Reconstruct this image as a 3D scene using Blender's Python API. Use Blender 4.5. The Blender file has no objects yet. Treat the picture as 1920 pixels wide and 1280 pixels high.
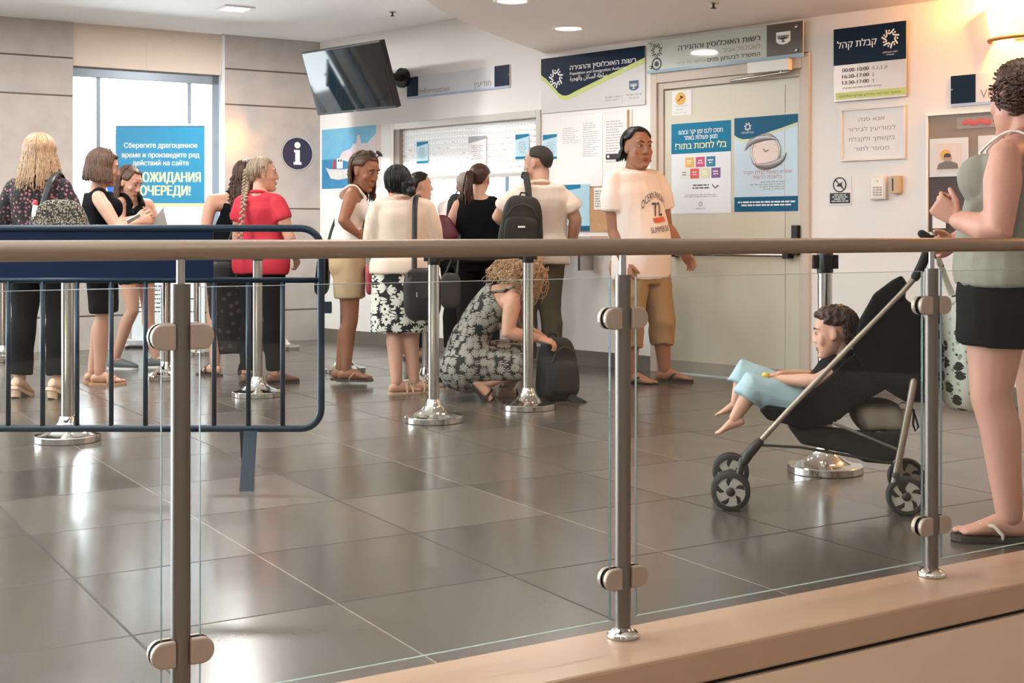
import bpy, math, random
from mathutils import Vector, Matrix, noise, Quaternion
R = random.Random(7)
V = Vector
S0 = bpy.context.scene
COL = S0.collection

# ------------------------------------------------------------------ camera, sky, lights, exposure
F, HZ, EYE = 2450.0, 437.0, 1.04
cam = bpy.data.cameras.new('camera'); camo = bpy.data.objects.new('camera', cam); COL.objects.link(camo)
cam.sensor_width = 36; cam.lens = 36*F/1920; cam.shift_y = -(640-HZ)/1920
cam.clip_start = .05; cam.clip_end = 200
camo.location = (0, 0, EYE); camo.rotation_euler = (math.pi/2, 0, 0)
S0.camera = camo
S0.view_settings.view_transform = 'Standard'; S0.view_settings.look = 'None'
S0.view_settings.gamma = 1; S0.view_settings.use_curve_mapping = False
S0.view_settings.exposure = 0.0

wd = bpy.data.worlds.new('sky'); S0.world = wd; wd.use_nodes = True
nt = wd.node_tree; nt.nodes.clear()
tc = nt.nodes.new('ShaderNodeTexCoord'); dp = nt.nodes.new('ShaderNodeVectorMath'); dp.operation = 'DOT_PRODUCT'
dp.inputs[1].default_value = (-.519, .855, 0)
sx = nt.nodes.new('ShaderNodeSeparateXYZ'); nt.links.new(tc.outputs['Generated'], sx.inputs[0]); nt.links.new(tc.outputs['Generated'], dp.inputs[0])
def wstep(src, a, b, gain):          # smooth ramp of a direction value
    m = nt.nodes.new('ShaderNodeMapRange'); m.interpolation_type = 'SMOOTHSTEP'; nt.links.new(src, m.inputs[0])
    for i, v in ((1, a), (2, b), (3, 0), (4, gain)): m.inputs[i].default_value = v
    return m.outputs[0]
def wmath(op, a, b):
    m = nt.nodes.new('ShaderNodeMath'); m.operation = op
    for i, v in enumerate((a, b)):
        if isinstance(v, (int, float)): m.inputs[i].default_value = v
        else: nt.links.new(v, m.inputs[i])
    return m.outputs[0]
SKY, LOW_GLOW, HALL = 20.0, 25.0, .36   # bright sky beyond the window wall, added glow from below to brighten the ceiling, dim hall behind
neg = wmath('MULTIPLY', sx.outputs[2], -1)
g1 = wmath('MULTIPLY', wstep(neg, .18, .55, LOW_GLOW), wstep(dp.outputs['Value'], -.05, .4, 1))
lum = wmath('ADD', wstep(dp.outputs['Value'], .25, .97, SKY), g1)
day = nt.nodes.new('ShaderNodeBackground'); day.inputs[0].default_value = (.85, .95, 1, 1); nt.links.new(lum, day.inputs[1])
hall = nt.nodes.new('ShaderNodeBackground'); hall.inputs[0].default_value = (1, .91, .84, 1); hall.inputs[1].default_value = HALL
ad = nt.nodes.new('ShaderNodeAddShader'); wo = nt.nodes.new('ShaderNodeOutputWorld')
nt.links.new(day.outputs[0], ad.inputs[0]); nt.links.new(hall.outputs[0], ad.inputs[1]); nt.links.new(ad.outputs[0], wo.inputs[0])

def lamp(name, kind, loc, power, col, size=.2, rot=(0, 0, 0), spread=None, shape='DISK'):
    l = bpy.data.lights.new(name, kind); l.energy = power; l.color = col
    if kind == 'AREA':
        l.shape = shape; l.size = size
        if spread: l.spread = spread
    else: l.shadow_soft_size = size
    o = bpy.data.objects.new(name, l); COL.objects.link(o); o.location = loc; o.rotation_euler = rot
    return o
WARM = (1, .90, .81); NEUT = (1, .965, .93); COOL = (.95, .98, 1)
for nm_, lx, ly, lz, pw, ls, lc in (('square', -2.30, 10.86, 2.90, 55, .2, NEUT), ('round', .40, 9.30, 2.49, 7, .2, NEUT), ('round', 0, 8.2, 2.49, 7, .2, NEUT),
        ('round', 1.3, 6.6, 2.49, 5, .2, WARM), ('round', -.1, 6.2, 2.49, 9, .2, WARM), ('round', 2.2, 7.4, 2.49, 2, .2, WARM), ('square', -2.6, 8.2, 2.90, 36, .2, NEUT),
        ('square', -2.6, 5.4, 2.90, 26, .2, NEUT), ('square', -4.6, 9.4, 2.90, 30, .2, NEUT), ('round', 1.6, 4.6, 2.49, 4, .2, WARM), ('round', -.3, 4.2, 2.49, 10, .2, WARM), ('round', .8, 1.4, 2.49, 9, .2, WARM),
        ('round', -1.6, -2.2, 2.9, 46, .3, WARM), ('round', 2.4, -2.0, 2.9, 40, .3, WARM)):  # these two are unseen fill lights, added behind the camera for front-facing surfaces
    lamp('ceiling_and_fill_light', 'AREA', (lx, ly, lz-.012), pw*1.2, lc, ls, shape='SQUARE' if nm_ == 'square' else 'DISK')
# ------------------------------------------------------------------ pixel -> place helpers
def at(px, py, d): return V(((px-960)/F*d, d, EYE+(HZ-py)/F*d))
def flo(px, py):
    d = F*EYE/(py-HZ); return V(((px-960)/F*d, d, 0))
A0 = V((-1.88, 12.80, 0))
CD = V((.703, -.711, 0)).normalized(); CN = V((-CD.y*-1, -CD.x, 0)) # along counter wall; CN = outward
CN = V((CD.y, -CD.x, 0))
WD = V((.855, .5185, 0)).normalized(); WN = V((WD.y, -WD.x, 0))
CANG = math.atan2(CD.y, CD.x); WANG = math.atan2(WD.y, WD.x)
def hit(d, px):
    a = (px-960)/F
    s = (a*A0.y-A0.x)/(d.x-a*d.y); return s, A0.y+d.y*s
def sz(d, px, py):
    s, z = hit(d, px); return s, EYE+(HZ-py)/F*z
def rect(d, x0, yt0, yb0, x1, yt1, yb1):
    a, t0 = sz(d, x0, yt0); _, b0 = sz(d, x0, yb0); b, t1 = sz(d, x1, yt1); _, b1 = sz(d, x1, yb1)
    return a, b, (t0+t1)/2, (b0+b1)/2

# ------------------------------------------------------------------ materials
MATS = {}
def lin(c):
    if isinstance(c, str):
        c = [int(c[i:i+2], 16)/255 for i in (0, 2, 4)]
        c = [x/12.92 if x <= .04045 else ((x+.055)/1.055)**2.4 for x in c]
    return (*c[:3], 1)
def mat(name, col, rough=.6, metal=0, spec=.5, emit=0, bump=0, bscale=200, vary=0, vscale=8, sss=0):
    if name in MATS: return MATS[name]
    m = bpy.data.materials.new(name); m.use_nodes = True; t = m.node_tree; p = t.nodes['Principled BSDF']
    c = lin(col); p.inputs['Base Color'].default_value = c; p.inputs['Roughness'].default_value = rough
    p.inputs['Metallic'].default_value = metal; p.inputs['Specular IOR Level'].default_value = spec
    if emit: p.inputs['Emission Color'].default_value = c; p.inputs['Emission Strength'].default_value = emit
    if sss:
        p.inputs['Subsurface Weight'].default_value = sss; p.inputs['Subsurface Radius'].default_value = (.01, .004, .002); p.inputs['Subsurface Scale'].default_value = 1
    if vary or bump:
        g = t.nodes.new('ShaderNodeTexCoord'); n = t.nodes.new('ShaderNodeTexNoise'); t.links.new(g.outputs['Object'], n.inputs['Vector'])
        n.inputs['Detail'].default_value = 6
        if vary:
            n.inputs['Scale'].default_value = vscale
            x = t.nodes.new('ShaderNodeMix'); x.data_type = 'RGBA'
            x.inputs[6].default_value = (*[v*(1-vary) for v in c[:3]], 1); x.inputs[7].default_value = (*[min(1, v*(1+vary)) for v in c[:3]], 1)
            t.links.new(n.outputs['Fac'], x.inputs[0]); t.links.new(x.outputs[2], p.inputs['Base Color'])
        if bump:
            n2 = t.nodes.new('ShaderNodeTexNoise'); n2.inputs['Scale'].default_value = bscale; n2.inputs['Detail'].default_value = 3
            t.links.new(g.outputs['Object'], n2.inputs['Vector'])
            b = t.nodes.new('ShaderNodeBump'); b.inputs['Strength'].default_value = bump; b.inputs['Distance'].default_value = .01
            t.links.new(n2.outputs['Fac'], b.inputs['Height']); t.links.new(b.outputs[0], p.inputs['Normal'])
    MATS[name] = m; return m
class NT:                                                # tiny node helper
    def __init__(s, m): s.t = m.node_tree; s.p = s.t.nodes['Principled BSDF']
    def n(s, k, **kw):
        x = s.t.nodes.new('ShaderNode'+k)
        for a, b in kw.items(): setattr(x, a, b)
        return x
    def l(s, a, b): s.t.links.new(a, b)
    def math(s, op, a, b=None, c=None):
        x = s.n('Math', operation=op)
        for i, v in enumerate((a, b, c)):
            if v is None: continue
            if isinstance(v, (int, float)): x.inputs[i].default_value = v
            else: s.l(v, x.inputs[i])
        return x.outputs[0]
    def mix(s, f, a, b):
        x = s.n('Mix', data_type='RGBA')
        for i, v in ((0, f), (6, a), (7, b)):
            if isinstance(v, (int, float, tuple, list)): x.inputs[i].default_value = v
            else: s.l(v, x.inputs[i])
        return x.outputs[2]

def floral(name, base, petal, scale, petals=9, size=.42, core=.12, rough=.85, third=None):
    m = mat(name, base, rough); q = NT(m); g = q.n('TexCoord'); v = q.n('TexVoronoi'); v.inputs['Scale'].default_value = scale
    v.inputs['Randomness'].default_value = .6
    q.l(g.outputs['Object'], v.inputs['Vector'])
    d = q.n('VectorMath', operation='SUBTRACT'); q.l(g.outputs['Object'], d.inputs[0]); q.l(v.outputs['Position'], d.inputs[1])
    sp = q.n('SeparateXYZ'); q.l(d.outputs[0], sp.inputs[0])
    ang = q.math('ARCTAN2', sp.outputs[2], q.math('ADD', sp.outputs[0], sp.outputs[1]))
    pet = q.math('MULTIPLY_ADD', q.math('ABSOLUTE', q.math('SINE', q.math('MULTIPLY', ang, petals/2))), .42, .58)
    lim = q.math('MULTIPLY', pet, size)
    a = q.math('LESS_THAN', v.outputs['Distance'], lim); b = q.math('GREATER_THAN', v.outputs['Distance'], core)
    f = q.math('MULTIPLY', a, b)
    c = q.mix(f, lin(base), lin(petal))
    if third:
        w = q.n('TexVoronoi'); w.inputs['Scale'].default_value = scale*1.7; q.l(g.outputs['Object'], w.inputs['Vector'])
        c = q.mix(q.math('MULTIPLY', q.math('LESS_THAN', w.outputs['Distance'], .25), q.math('SUBTRACT', 1, f)), c, lin(third))
    q.l(c, q.p.inputs['Base Color']); return m

def glass_mat(name, tint=(.97, .985, .98), rough=.0):
    m = bpy.data.materials.new(name); m.use_nodes = True; t = m.node_tree; t.nodes.clear()
    o = t.nodes.new('ShaderNodeOutputMaterial'); x = t.nodes.new('ShaderNodeMixShader'); tr = t.nodes.new('ShaderNodeBsdfTransparent')
    g = t.nodes.new('ShaderNodeBsdfGlossy'); ge = t.nodes.new('ShaderNodeNewGeometry'); d = t.nodes.new('ShaderNodeVectorMath'); d.operation = 'DOT_PRODUCT'
    t.links.new(ge.outputs['Incoming'], d.inputs[0]); t.links.new(ge.outputs['Normal'], d.inputs[1])
    def mm(op, a, b, c=None):
        q = t.nodes.new('ShaderNodeMath'); q.operation = op
        for i, v in enumerate((a, b, c)):
            if v is None: continue
            if isinstance(v, (int, float)): q.inputs[i].default_value = v
            else: t.links.new(v, q.inputs[i])
        return q.outputs[0]
    fr = mm('MULTIPLY_ADD', mm('POWER', mm('SUBTRACT', 1, mm('ABSOLUTE', d.outputs['Value'], 0)), 5), .6, .017)
    tr.inputs[0].default_value = (*tint, 1); g.inputs['Roughness'].default_value = rough
    t.links.new(fr, x.inputs[0]); t.links.new(tr.outputs[0], x.inputs[1]); t.links.new(g.outputs[0], x.inputs[2]); t.links.new(x.outputs[0], o.inputs[0])
    MATS[name] = m; return m

# ------------------------------------------------------------------ mesh building
class MB:
    def __init__(s): s.v = []; s.f = []
    def add(s, vs, fs):
        o = len(s.v); s.v += [V(p) for p in vs]; s.f += [tuple(i+o for i in f) for f in fs]; return s
    def box(s, c, size, rot=None):
        hx, hy, hz = [x/2 for x in size]; c = V(c)
        vs = [V((x*hx, y*hy, z*hz)) for x in (-1, 1) for y in (-1, 1) for z in (-1, 1)]
        if rot is not None: vs = [rot @ p for p in vs]
        return s.add([p+c for p in vs], [(0, 1, 3, 2), (4, 6, 7, 5), (0, 4, 5, 1), (2, 3, 7, 6), (0, 2, 6, 4), (1, 5, 7, 3)])
    def bx(s, x0, x1, y0, y1, z0, z1): return s.box(((x0+x1)/2, (y0+y1)/2, (z0+z1)/2), (x1-x0, y1-y0, z1-z0))
    def rings(s, rs, cap=True, closed=False):
        n = len(rs[0]); vs = [p for r in rs for p in r]; fs = []
        m = len(rs)
        for i in range(m if closed else m-1):
            for j in range(n):
                a = i*n+j; b = i*n+(j+1) % n; k = (i+1) % m
                fs.append((a, b, k*n+(j+1) % n, k*n+j))
        if cap and not closed:
            fs.append(tuple(range(n-1, -1, -1))); fs.append(tuple((m-1)*n+j for j in range(n)))
        return s.add(vs, fs)
    def loft(s, secs, n=20):      # (centre, side vec, front vec, back vec)
        rs = []
        for c, X, Yf, Yb in secs:
            r = []
            for j in range(n):
                t = 2*math.pi*j/n; sn = math.sin(t); r.append(V(c)+X*math.cos(t)+(Yf*sn if sn >= 0 else Yb*sn))
            rs.append(r)
        return s.rings(rs)
    def tube(s, pts, rad, n=10, round_=True, flat=None, closed=False):
        pts = [V(p) for p in pts]; m = len(pts)
        rad = list(rad) if isinstance(rad, (list, tuple)) else [rad]*m
        if round_ and not closed:
            a = (pts[0]-pts[1]).normalized(); b = (pts[-1]-pts[-2]).normalized(); r0, r1 = rad[0], rad[-1]
            pts = [pts[0]+a*r0*.92, pts[0]+a*r0*.55]+pts+[pts[-1]+b*r1*.55, pts[-1]+b*r1*.92]
            rad = [r0*.35, r0*.8]+rad+[r1*.8, r1*.35]; m += 4
        T = []
        for i in range(m):
            if closed: d = pts[(i+1) % m]-pts[i-1]
            else: d = pts[min(i+1, m-1)]-pts[max(i-1, 0)]
            T.append(d.normalized() if d.length > 1e-9 else V((0, 0, 1)))
        up = V((0, 0, 1)) if abs(T[0].z) < .9 else V((1, 0, 0))
        if flat is not None: up = V(flat[0])
        X = T[0].cross(up).normalized(); rs = []
        for i in range(m):
            if flat is not None: X = T[i].cross(V(flat[0])).normalized()
            else: X = (X-T[i]*X.dot(T[i])).normalized()
            Y = T[i].cross(X)
            kx, ky = (flat[1], flat[2]) if flat else (1, 1)
            rs.append([pts[i]+X*math.cos(2*math.pi*j/n)*rad[i]*kx+Y*math.sin(2*math.pi*j/n)*rad[i]*ky for j in range(n)])
        return s.rings(rs, closed=closed)
    def ell(s, c, X, Y, Z, nu=14, nv=9):
        c = V(c); X, Y, Z = [V(q) if not isinstance(q, (int, float)) else None for q in (X, Y, Z)]
        rs = []
        for i in range(nv):
            b = -math.pi/2+math.pi*(i+.5)/nv; r = math.cos(b)
            rs.append([c+X*math.cos(2*math.pi*j/nu)*r+Y*math.sin(2*math.pi*j/nu)*r+Z*math.sin(b) for j in range(nu)])
        return s.rings(rs)
    def sph(s, c, r, nu=12, nv=8):
        rx, ry, rz = r if isinstance(r, (tuple, list)) else (r, r, r)
        return s.ell(c, V((rx, 0, 0)), V((0, ry, 0)), V((0, 0, rz)), nu, nv)
    def lathe(s, c, prof, n=32, axis=None, ring=False):
        c = V(c); rs = []
        q = V((0, 0, 1)).rotation_difference(V(axis)) if axis is not None else Quaternion()
        for r, z in prof: rs.append([c+q @ V((r*math.cos(2*math.pi*j/n), r*math.sin(2*math.pi*j/n), z)) for j in range(n)])
        return s.rings(rs, closed=ring)
    def prism(s, pts, y0, y1):   # outline in x,z extruded along y
        n = len(pts)
        vs = [V((x, y0, z)) for x, z in pts]+[V((x, y1, z)) for x, z in pts]
        fs = [tuple(range(n)), tuple(range(2*n-1, n-1, -1))]+[(i, i+n, (i+1) % n+n, (i+1) % n) for i in range(n)]
        return s.add(vs, fs)
    def fold(s, amp, fr=(9, 9, 4), seed=0):
        return s
def prop(o, label=None, cat=None, group=None, kind=None):
    for k, v in (('label', label), ('category', cat), ('group', group), ('kind', kind)):
        if v: o[k] = v
    return o
def link(name, me, m, parent=None, smooth=True):
    if m: me.materials.append(m)
    o = bpy.data.objects.new(name, me); COL.objects.link(o)
    if parent is not None: o.parent = parent
    me.polygons.foreach_set('use_smooth', [smooth]*len(me.polygons)); me.update()
    return o
def fixn(me):
    import bmesh
    b = bmesh.new(); b.from_mesh(me); bmesh.ops.recalc_face_normals(b, faces=b.faces); b.to_mesh(me); b.free()
def obj(name, mb, m, parent=None, smooth=False, bevel=0, off=None, auto=None):
    me = bpy.data.meshes.new(name); me.from_pydata([p-off if off is not None else p for p in mb.v], [], mb.f); fixn(me)
    o = link(name, me, m, parent, smooth or bool(auto))
    if auto:
        import bmesh
        b = bmesh.new(); b.from_mesh(me); an = math.radians(auto)
        for e in b.edges:
            if len(e.link_faces) == 2 and e.calc_face_angle(0) > an: e.smooth = False
        b.to_mesh(me); b.free()
    if bevel:
        md = o.modifiers.new('b', 'BEVEL'); md.width = bevel; md.segments = 2; md.limit_method = 'ANGLE'
    return o
TMP = None
VOXK = 1.12
def remesh(mb, vox, it=3, fold=0, ffr=(9, 9, 3.5), seed=0, trim=None, fine=0):
    me = bpy.data.meshes.new('tmp'); me.from_pydata(mb.v, [], mb.f); fixn(me)
    o = bpy.data.objects.new('tmp', me); COL.objects.link(o)
    md = o.modifiers.new('r', 'REMESH'); md.mode = 'VOXEL'; md.voxel_size = vox*VOXK; md.adaptivity = 0
    if it:
        sm = o.modifiers.new('s', 'SMOOTH'); sm.iterations = it; sm.factor = .5
    dg = bpy.context.evaluated_depsgraph_get(); dg.update()
    out = bpy.data.meshes.new_from_object(o.evaluated_get(dg))
    bpy.data.objects.remove(o); bpy.data.meshes.remove(me)
    if fold or fine:
        a = V((seed*3.1, seed*1.7, seed*.9))
        for v in out.vertices:
            p = v.co; h = 0
            if fold: h += fold*(1-2*abs(noise.noise(V((p.x*ffr[0], p.y*ffr[1], p.z*ffr[2]))+a)))*.8
            if fine: h += fine*noise.noise(p*70+a)
            v.co = p+v.normal*h
    return out
def joinm(ms):
    vs = []; fs = []
    for m in ms:
        o = len(vs); vs += [v.co.copy() for v in m.vertices]; fs += [tuple(i+o for i in p.vertices) for p in m.polygons]
        bpy.data.meshes.remove(m)
    me = bpy.data.meshes.new('j'); me.from_pydata(vs, [], fs); return me
def sm_(P, n=18): P = [V(p) for p in P]; return [catm(P, i/n) for i in range(n+1)]
def thing(name, label, cat, loc=(0, 0, 0), rotz=0, group=None):
    o = bpy.data.objects.new(name, None); COL.objects.link(o); o.location = loc; o.rotation_euler = (0, 0, rotz); o.empty_display_size = .1
    return prop(o, label, cat, group)
def struct(name, mb, m, bevel=0, **k): return prop(obj(name, mb, m, bevel=bevel, **k), kind='structure')

# ------------------------------------------------------------------ lettering
_tc = bpy.data.curves.new('lettering', 'FONT'); _to = bpy.data.objects.new('lettering_source', _tc); COL.objects.link(_to); _tc.resolution_u = 3
def heb(s): return s[::-1]
from mathutils.geometry import delaunay_2d_cdt, interpolate_bezier
def glyph_fill(body):                # outlines of the letters filled by winding number
    _tc.body = body; dg = bpy.context.evaluated_depsgraph_get(); dg.update()
    cu = _to.evaluated_get(dg).to_curve(dg); loops = []
    for sp in cu.splines:
        P = []; n = len(sp.bezier_points)
        for i in range(n):
            a, b = sp.bezier_points[i], sp.bezier_points[(i+1) % n]
            straight = (a.handle_right-a.co).cross(b.co-a.co).length < 1e-7 and (b.handle_left-b.co).cross(b.co-a.co).length < 1e-7
            P += [q.to_2d() for q in (interpolate_bezier(a.co, a.handle_right, b.handle_left, b.co, 2 if straight else 5)[:-1])]
        Q = [p for i, p in enumerate(P) if (p-P[i-1]).length > 1e-5]
        if len(Q) > 2: loops.append(Q)
    _to.evaluated_get(dg).to_curve_clear()
    loops.sort(key=lambda L: min(p.x for p in L)); groups = []; hi = -1e9
    for L in loops:
        lo = min(p.x for p in L)
        if groups and lo < hi-1e-6: groups[-1].append(L)
        else: groups.append([L])
        hi = max(hi if len(groups[-1]) > 1 else -1e9, max(p.x for p in L))
    V2 = []; F2 = []
    for g in groups:
        vs = []; es = []
        for L in g:
            o = len(vs); vs += L; es += [(o+i, o+(i+1) % len(L)) for i in range(len(L))]
        ov, oe, of, *_ = delaunay_2d_cdt([V((p.x, p.y)) for p in vs], es, [], 0, 1e-6, False)
        seg = [(vs[a], vs[b]) for a, b in es]; o = len(V2); V2 += [(p.x, p.y) for p in ov]
        for f in of:
            c = sum((ov[i] for i in f), V((0, 0)))/len(f); wn = 0
            for a, b in seg:
                cr = (b.x-a.x)*(c.y-a.y)-(b.y-a.y)*(c.x-a.x)
                if a.y <= c.y < b.y and cr > 0: wn += 1
                elif b.y <= c.y < a.y and cr < 0: wn -= 1
            if wn: F2.append(tuple(i+o for i in f))
    return V2, F2
def text(body, m, parent, x, z, h, w=None, y=-.003, align='C', bold=0.0, deep=.001, xf=None, name='lettering'):
    P2, base = glyph_fill(body)
    xs = [p[0] for p in P2] or [0]; x0, x1 = min(xs), max(xs); k = h/.70; kx = w/(x1-x0) if w else k
    ox = {'C': -(x0+x1)/2, 'L': -x0, 'R': -x1}[align]; vs = []; fs = []
    for i, d in enumerate((-.5, .5) if bold and xf is None else (0,)):
        fs += [tuple(q+i*len(P2) for q in f) for f in base]
        for a, b in P2:
            X, Z = (a+ox+d*bold*3)*kx, b*k
            vs.append(V((x+X, y-i*.0008, z+Z)) if xf is None else xf(x+X, z+Z))
    nm = bpy.data.meshes.new(name); nm.from_pydata(vs, [], fs)
    return link(name, nm, m, parent, False)
AR = {'س': 'ﺱﺲﺳﺴ', 'ل': 'ﻝﻞﻟﻠ', 'ط': 'ﻁﻂﻃﻄ', 'ة': 'ﺓﺔﺓﺔ', 'ا': 'ﺍﺎﺍﺎ', 'ك': 'ﻙﻚﻛﻜ', 'ن': 'ﻥﻦﻧﻨ', 'و': 'ﻭﻮﻭﻮ', 'ه': 'ﻩﻪﻫﻬ', 'ج': 'ﺝﺞﺟﺠ', 'ر': 'ﺭﺮﺭﺮ'}
def arab(s):
    out = []
    for i, c in enumerate(s):
        if c not in AR: out.append(c); continue
        p = i > 0 and s[i-1] in AR and s[i-1] not in 'اور' and s[i-1] != 'ة'
        n = i+1 < len(s) and s[i+1] in AR and c not in 'اورة'
        out.append(AR[c][(3 if n else 1) if p else (2 if n else 0)])
    return ''.join(out)[::-1]

# ------------------------------------------------------------------ structure
WHITE = mat('wall_paint', 'ede8e4', .7, vary=.03, vscale=1.2); CEIL = mat('ceiling_paint', 'f2f1ee', .8); SOFF = mat('soffit_paint', 'eee3dc', .7)
def stone_mat():
    m = mat('stone_cladding', 'b5aca5', .14); q = NT(m); g = q.n('TexCoord'); n = q.n('TexNoise'); n.inputs['Scale'].default_value = 6; n.inputs['Detail'].default_value = 8; q.l(g.outputs['Object'], n.inputs['Vector'])
    c = q.mix(n.outputs['Fac'], lin('a39a94'), lin('c2b9b2')); sp = q.n('SeparateXYZ'); q.l(g.outputs['Object'], sp.inputs[0])
    j = None
    for z in (.3, 1.277, 2.255, 2.59):
        k = q.math('LESS_THAN', q.math('ABSOLUTE', q.math('SUBTRACT', sp.outputs[2], z)), .0075)
        j = k if j is None else q.math('MAXIMUM', j, k)
    q.l(q.mix(j, c, lin('5a524d')), q.p.inputs['Base Color'])
    b = q.n('Bump'); b.inputs['Strength'].default_value = .6; b.inputs['Distance'].default_value = .01; b.invert = True; q.l(j, b.inputs['Height']); q.l(b.outputs[0], q.p.inputs['Normal'])
    return m
STONE = stone_mat()
def floor_mat():
    m = mat('floor_tiles', '6b635d', .16, spec=.5); q = NT(m); g = q.n('TexCoord'); mp = q.n('Mapping'); mp.inputs['Rotation'].default_value = (0, 0, -math.radians(31.2))
    q.l(g.outputs['Object'], mp.inputs[0]); sp = q.n('SeparateXYZ'); q.l(mp.outputs[0], sp.inputs[0])
    TU, TV = .5725, .655
    u = q.math('DIVIDE', q.math('SUBTRACT', sp.outputs[0], .91), TU); v = q.math('DIVIDE', q.math('SUBTRACT', sp.outputs[1], 4.709), TV)
    fu, fv = q.math('FLOOR', u), q.math('FLOOR', v)
    def line(x, w): return q.math('LESS_THAN', q.math('ABSOLUTE', q.math('SUBTRACT', q.math('FRACT', q.math('ADD', x, .5)), .5)), w)
    strong = q.math('MAXIMUM', line(v, .0075), line(q.math('MULTIPLY', u, .5), .0036)); weak = line(u, .0045)
    w = q.n('TexWhiteNoise'); w.noise_dimensions = '2D'; cb = q.n('CombineXYZ'); q.l(fu, cb.inputs[0]); q.l(fv, cb.inputs[1]); q.l(cb.outputs[0], w.inputs['Vector'])
    n = q.n('TexNoise'); n.inputs['Scale'].default_value = 3; n.inputs['Detail'].default_value = 9; q.l(g.outputs['Object'], n.inputs['Vector'])
    c = q.mix(w.outputs['Value'], lin('4d463f'), lin('655c54')); c = q.mix(q.math('MULTIPLY', n.outputs['Fac'], .35), c, lin('453f3a'))
    c = q.mix(q.math('MULTIPLY', weak, .75), c, lin('9a8d82')); c = q.mix(q.math('MULTIPLY', strong, .95), c, lin('231f1b'))
    q.l(c, q.p.inputs['Base Color'])
    q.l(q.math('MAXIMUM', q.math('MULTIPLY', strong, .6), q.math('MULTIPLY_ADD', w.outputs['Value'], .05, q.math('MULTIPLY_ADD', n.outputs['Fac'], .12, .13))), q.p.inputs['Roughness'])
    b = q.n('Bump'); b.inputs['Strength'].default_value = .04; b.inputs['Distance'].default_value = .003; b.invert = True; q.l(strong, b.inputs['Height'])
    n2 = q.n('TexNoise'); n2.inputs['Scale'].default_value = 7; q.l(g.outputs['Object'], n2.inputs['Vector'])
    b2 = q.n('Bump'); b2.inputs['Strength'].default_value = .06; b2.inputs['Distance'].default_value = .01; q.l(n2.outputs['Fac'], b2.inputs['Height']); q.l(b.outputs[0], b2.inputs['Normal'])
    q.l(b2.outputs[0], q.p.inputs['Normal'])
    return m
FLOOR = floor_mat()
UD, VD = WD, V((-WD.y, WD.x, 0)); RO = V((.272, 3.207, 0))      # railing line
def rl(u, v, z=0): return RO+UD*u+VD*v+V((0, 0, z))
fl = MB(); k = [rl(-3.2, .06), rl(9, .06), rl(9, 14), rl(-3.2, 14)]
fl.add(k+[p-V((0, 0, .2)) for p in k], [(0, 1, 2, 3), (7, 6, 5, 4), (0, 4, 5, 1), (1, 5, 6, 2), (2, 6, 7, 3), (3, 7, 4, 0)]); struct('floor', fl, FLOOR)
lo = MB(); lo.bx(-3, 12, -8, 8, -.7, -.5); struct('floor_lower', lo, mat('lower_floor', 'b3a293', .4))
RANG = WANG
def rframe(o): o.location = RO; o.rotation_euler = (0, 0, RANG); return o
MARB = mat('marble_kerb', 'a88970', .28, vary=.09, vscale=5)
rframe(struct('trim_kerb', MB().bx(-8, 8, -.182, .07, -.03, .05), MARB, bevel=.008))
rframe(struct('trim_kerb_gap', MB().bx(-8, 8, -.165, .05, -.042, -.03), mat('dark_gap', '1c1613', .8)))
rframe(struct('trim_fascia', MB().bx(-8, 8, -.178, .05, -.5, -.042), mat('fascia_stone', 'd3b99f', .45, vary=.06, vscale=3)))

# wall with the service window and the door: local x runs along it, y goes into it
def cframe(o): o.location = A0; o.rotation_euler = (0, 0, CANG); return o
def wframe(o): o.location = A0; o.rotation_euler = (0, 0, WANG); return o
SW0, SW1 = hit(CD, 737)[0], hit(CD, 1010)[0]; SWT = sz(CD, 735, 238)[1]; SWB = 1.0
DR0, DR1 = hit(CD, 1222)[0], hit(CD, 1520)[0]
w = MB(); T = .22
w.bx(0, SW0, 0, T, 0, 2.92); w.bx(SW1, DR0+.02, 0, T, 0, 2.92); w.bx(SW0, SW1, 0, T, SWT, 2.92); w.bx(SW0, SW1, 0, T, 0, SWB)
w.bx(DR0+.02, DR1-.02, 0, T, 2.27, 2.92); w.bx(DR1-.02, 11, 0, T, 0, 2.92)
cframe(struct('wall_right', w, WHITE))
b = MB(); b.bx(.0, DR0+.01, -.014, .0, 0, .115); b.bx(DR1, 11, -.014, 0, 0, .115); cframe(struct('baseboard_right', b, mat('baseboard_stone', '6e645c', .35, vary=.08)))
WL, WR = hit(WD, 137)[0], hit(WD, 417)[0]; WT = 2.53; WB = .80
w = MB(); w.bx(-6, WL, 0, .3, 0, 2.92); w.bx(WR, 0.15, 0, .3, 0, 2.92); w.bx(WL, WR, 0, .3, 0, WB)
wframe(struct('wall_back', w, STONE))
w = MB(); w.bx(WL, WR, .03, .3, WT, 2.92); w.bx(WL+.66, WL+.668, .027, .03, WT, 2.9); wframe(struct('wall_back_panel', w, mat('beige_panel', 'd8c6b6', .55)))
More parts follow.
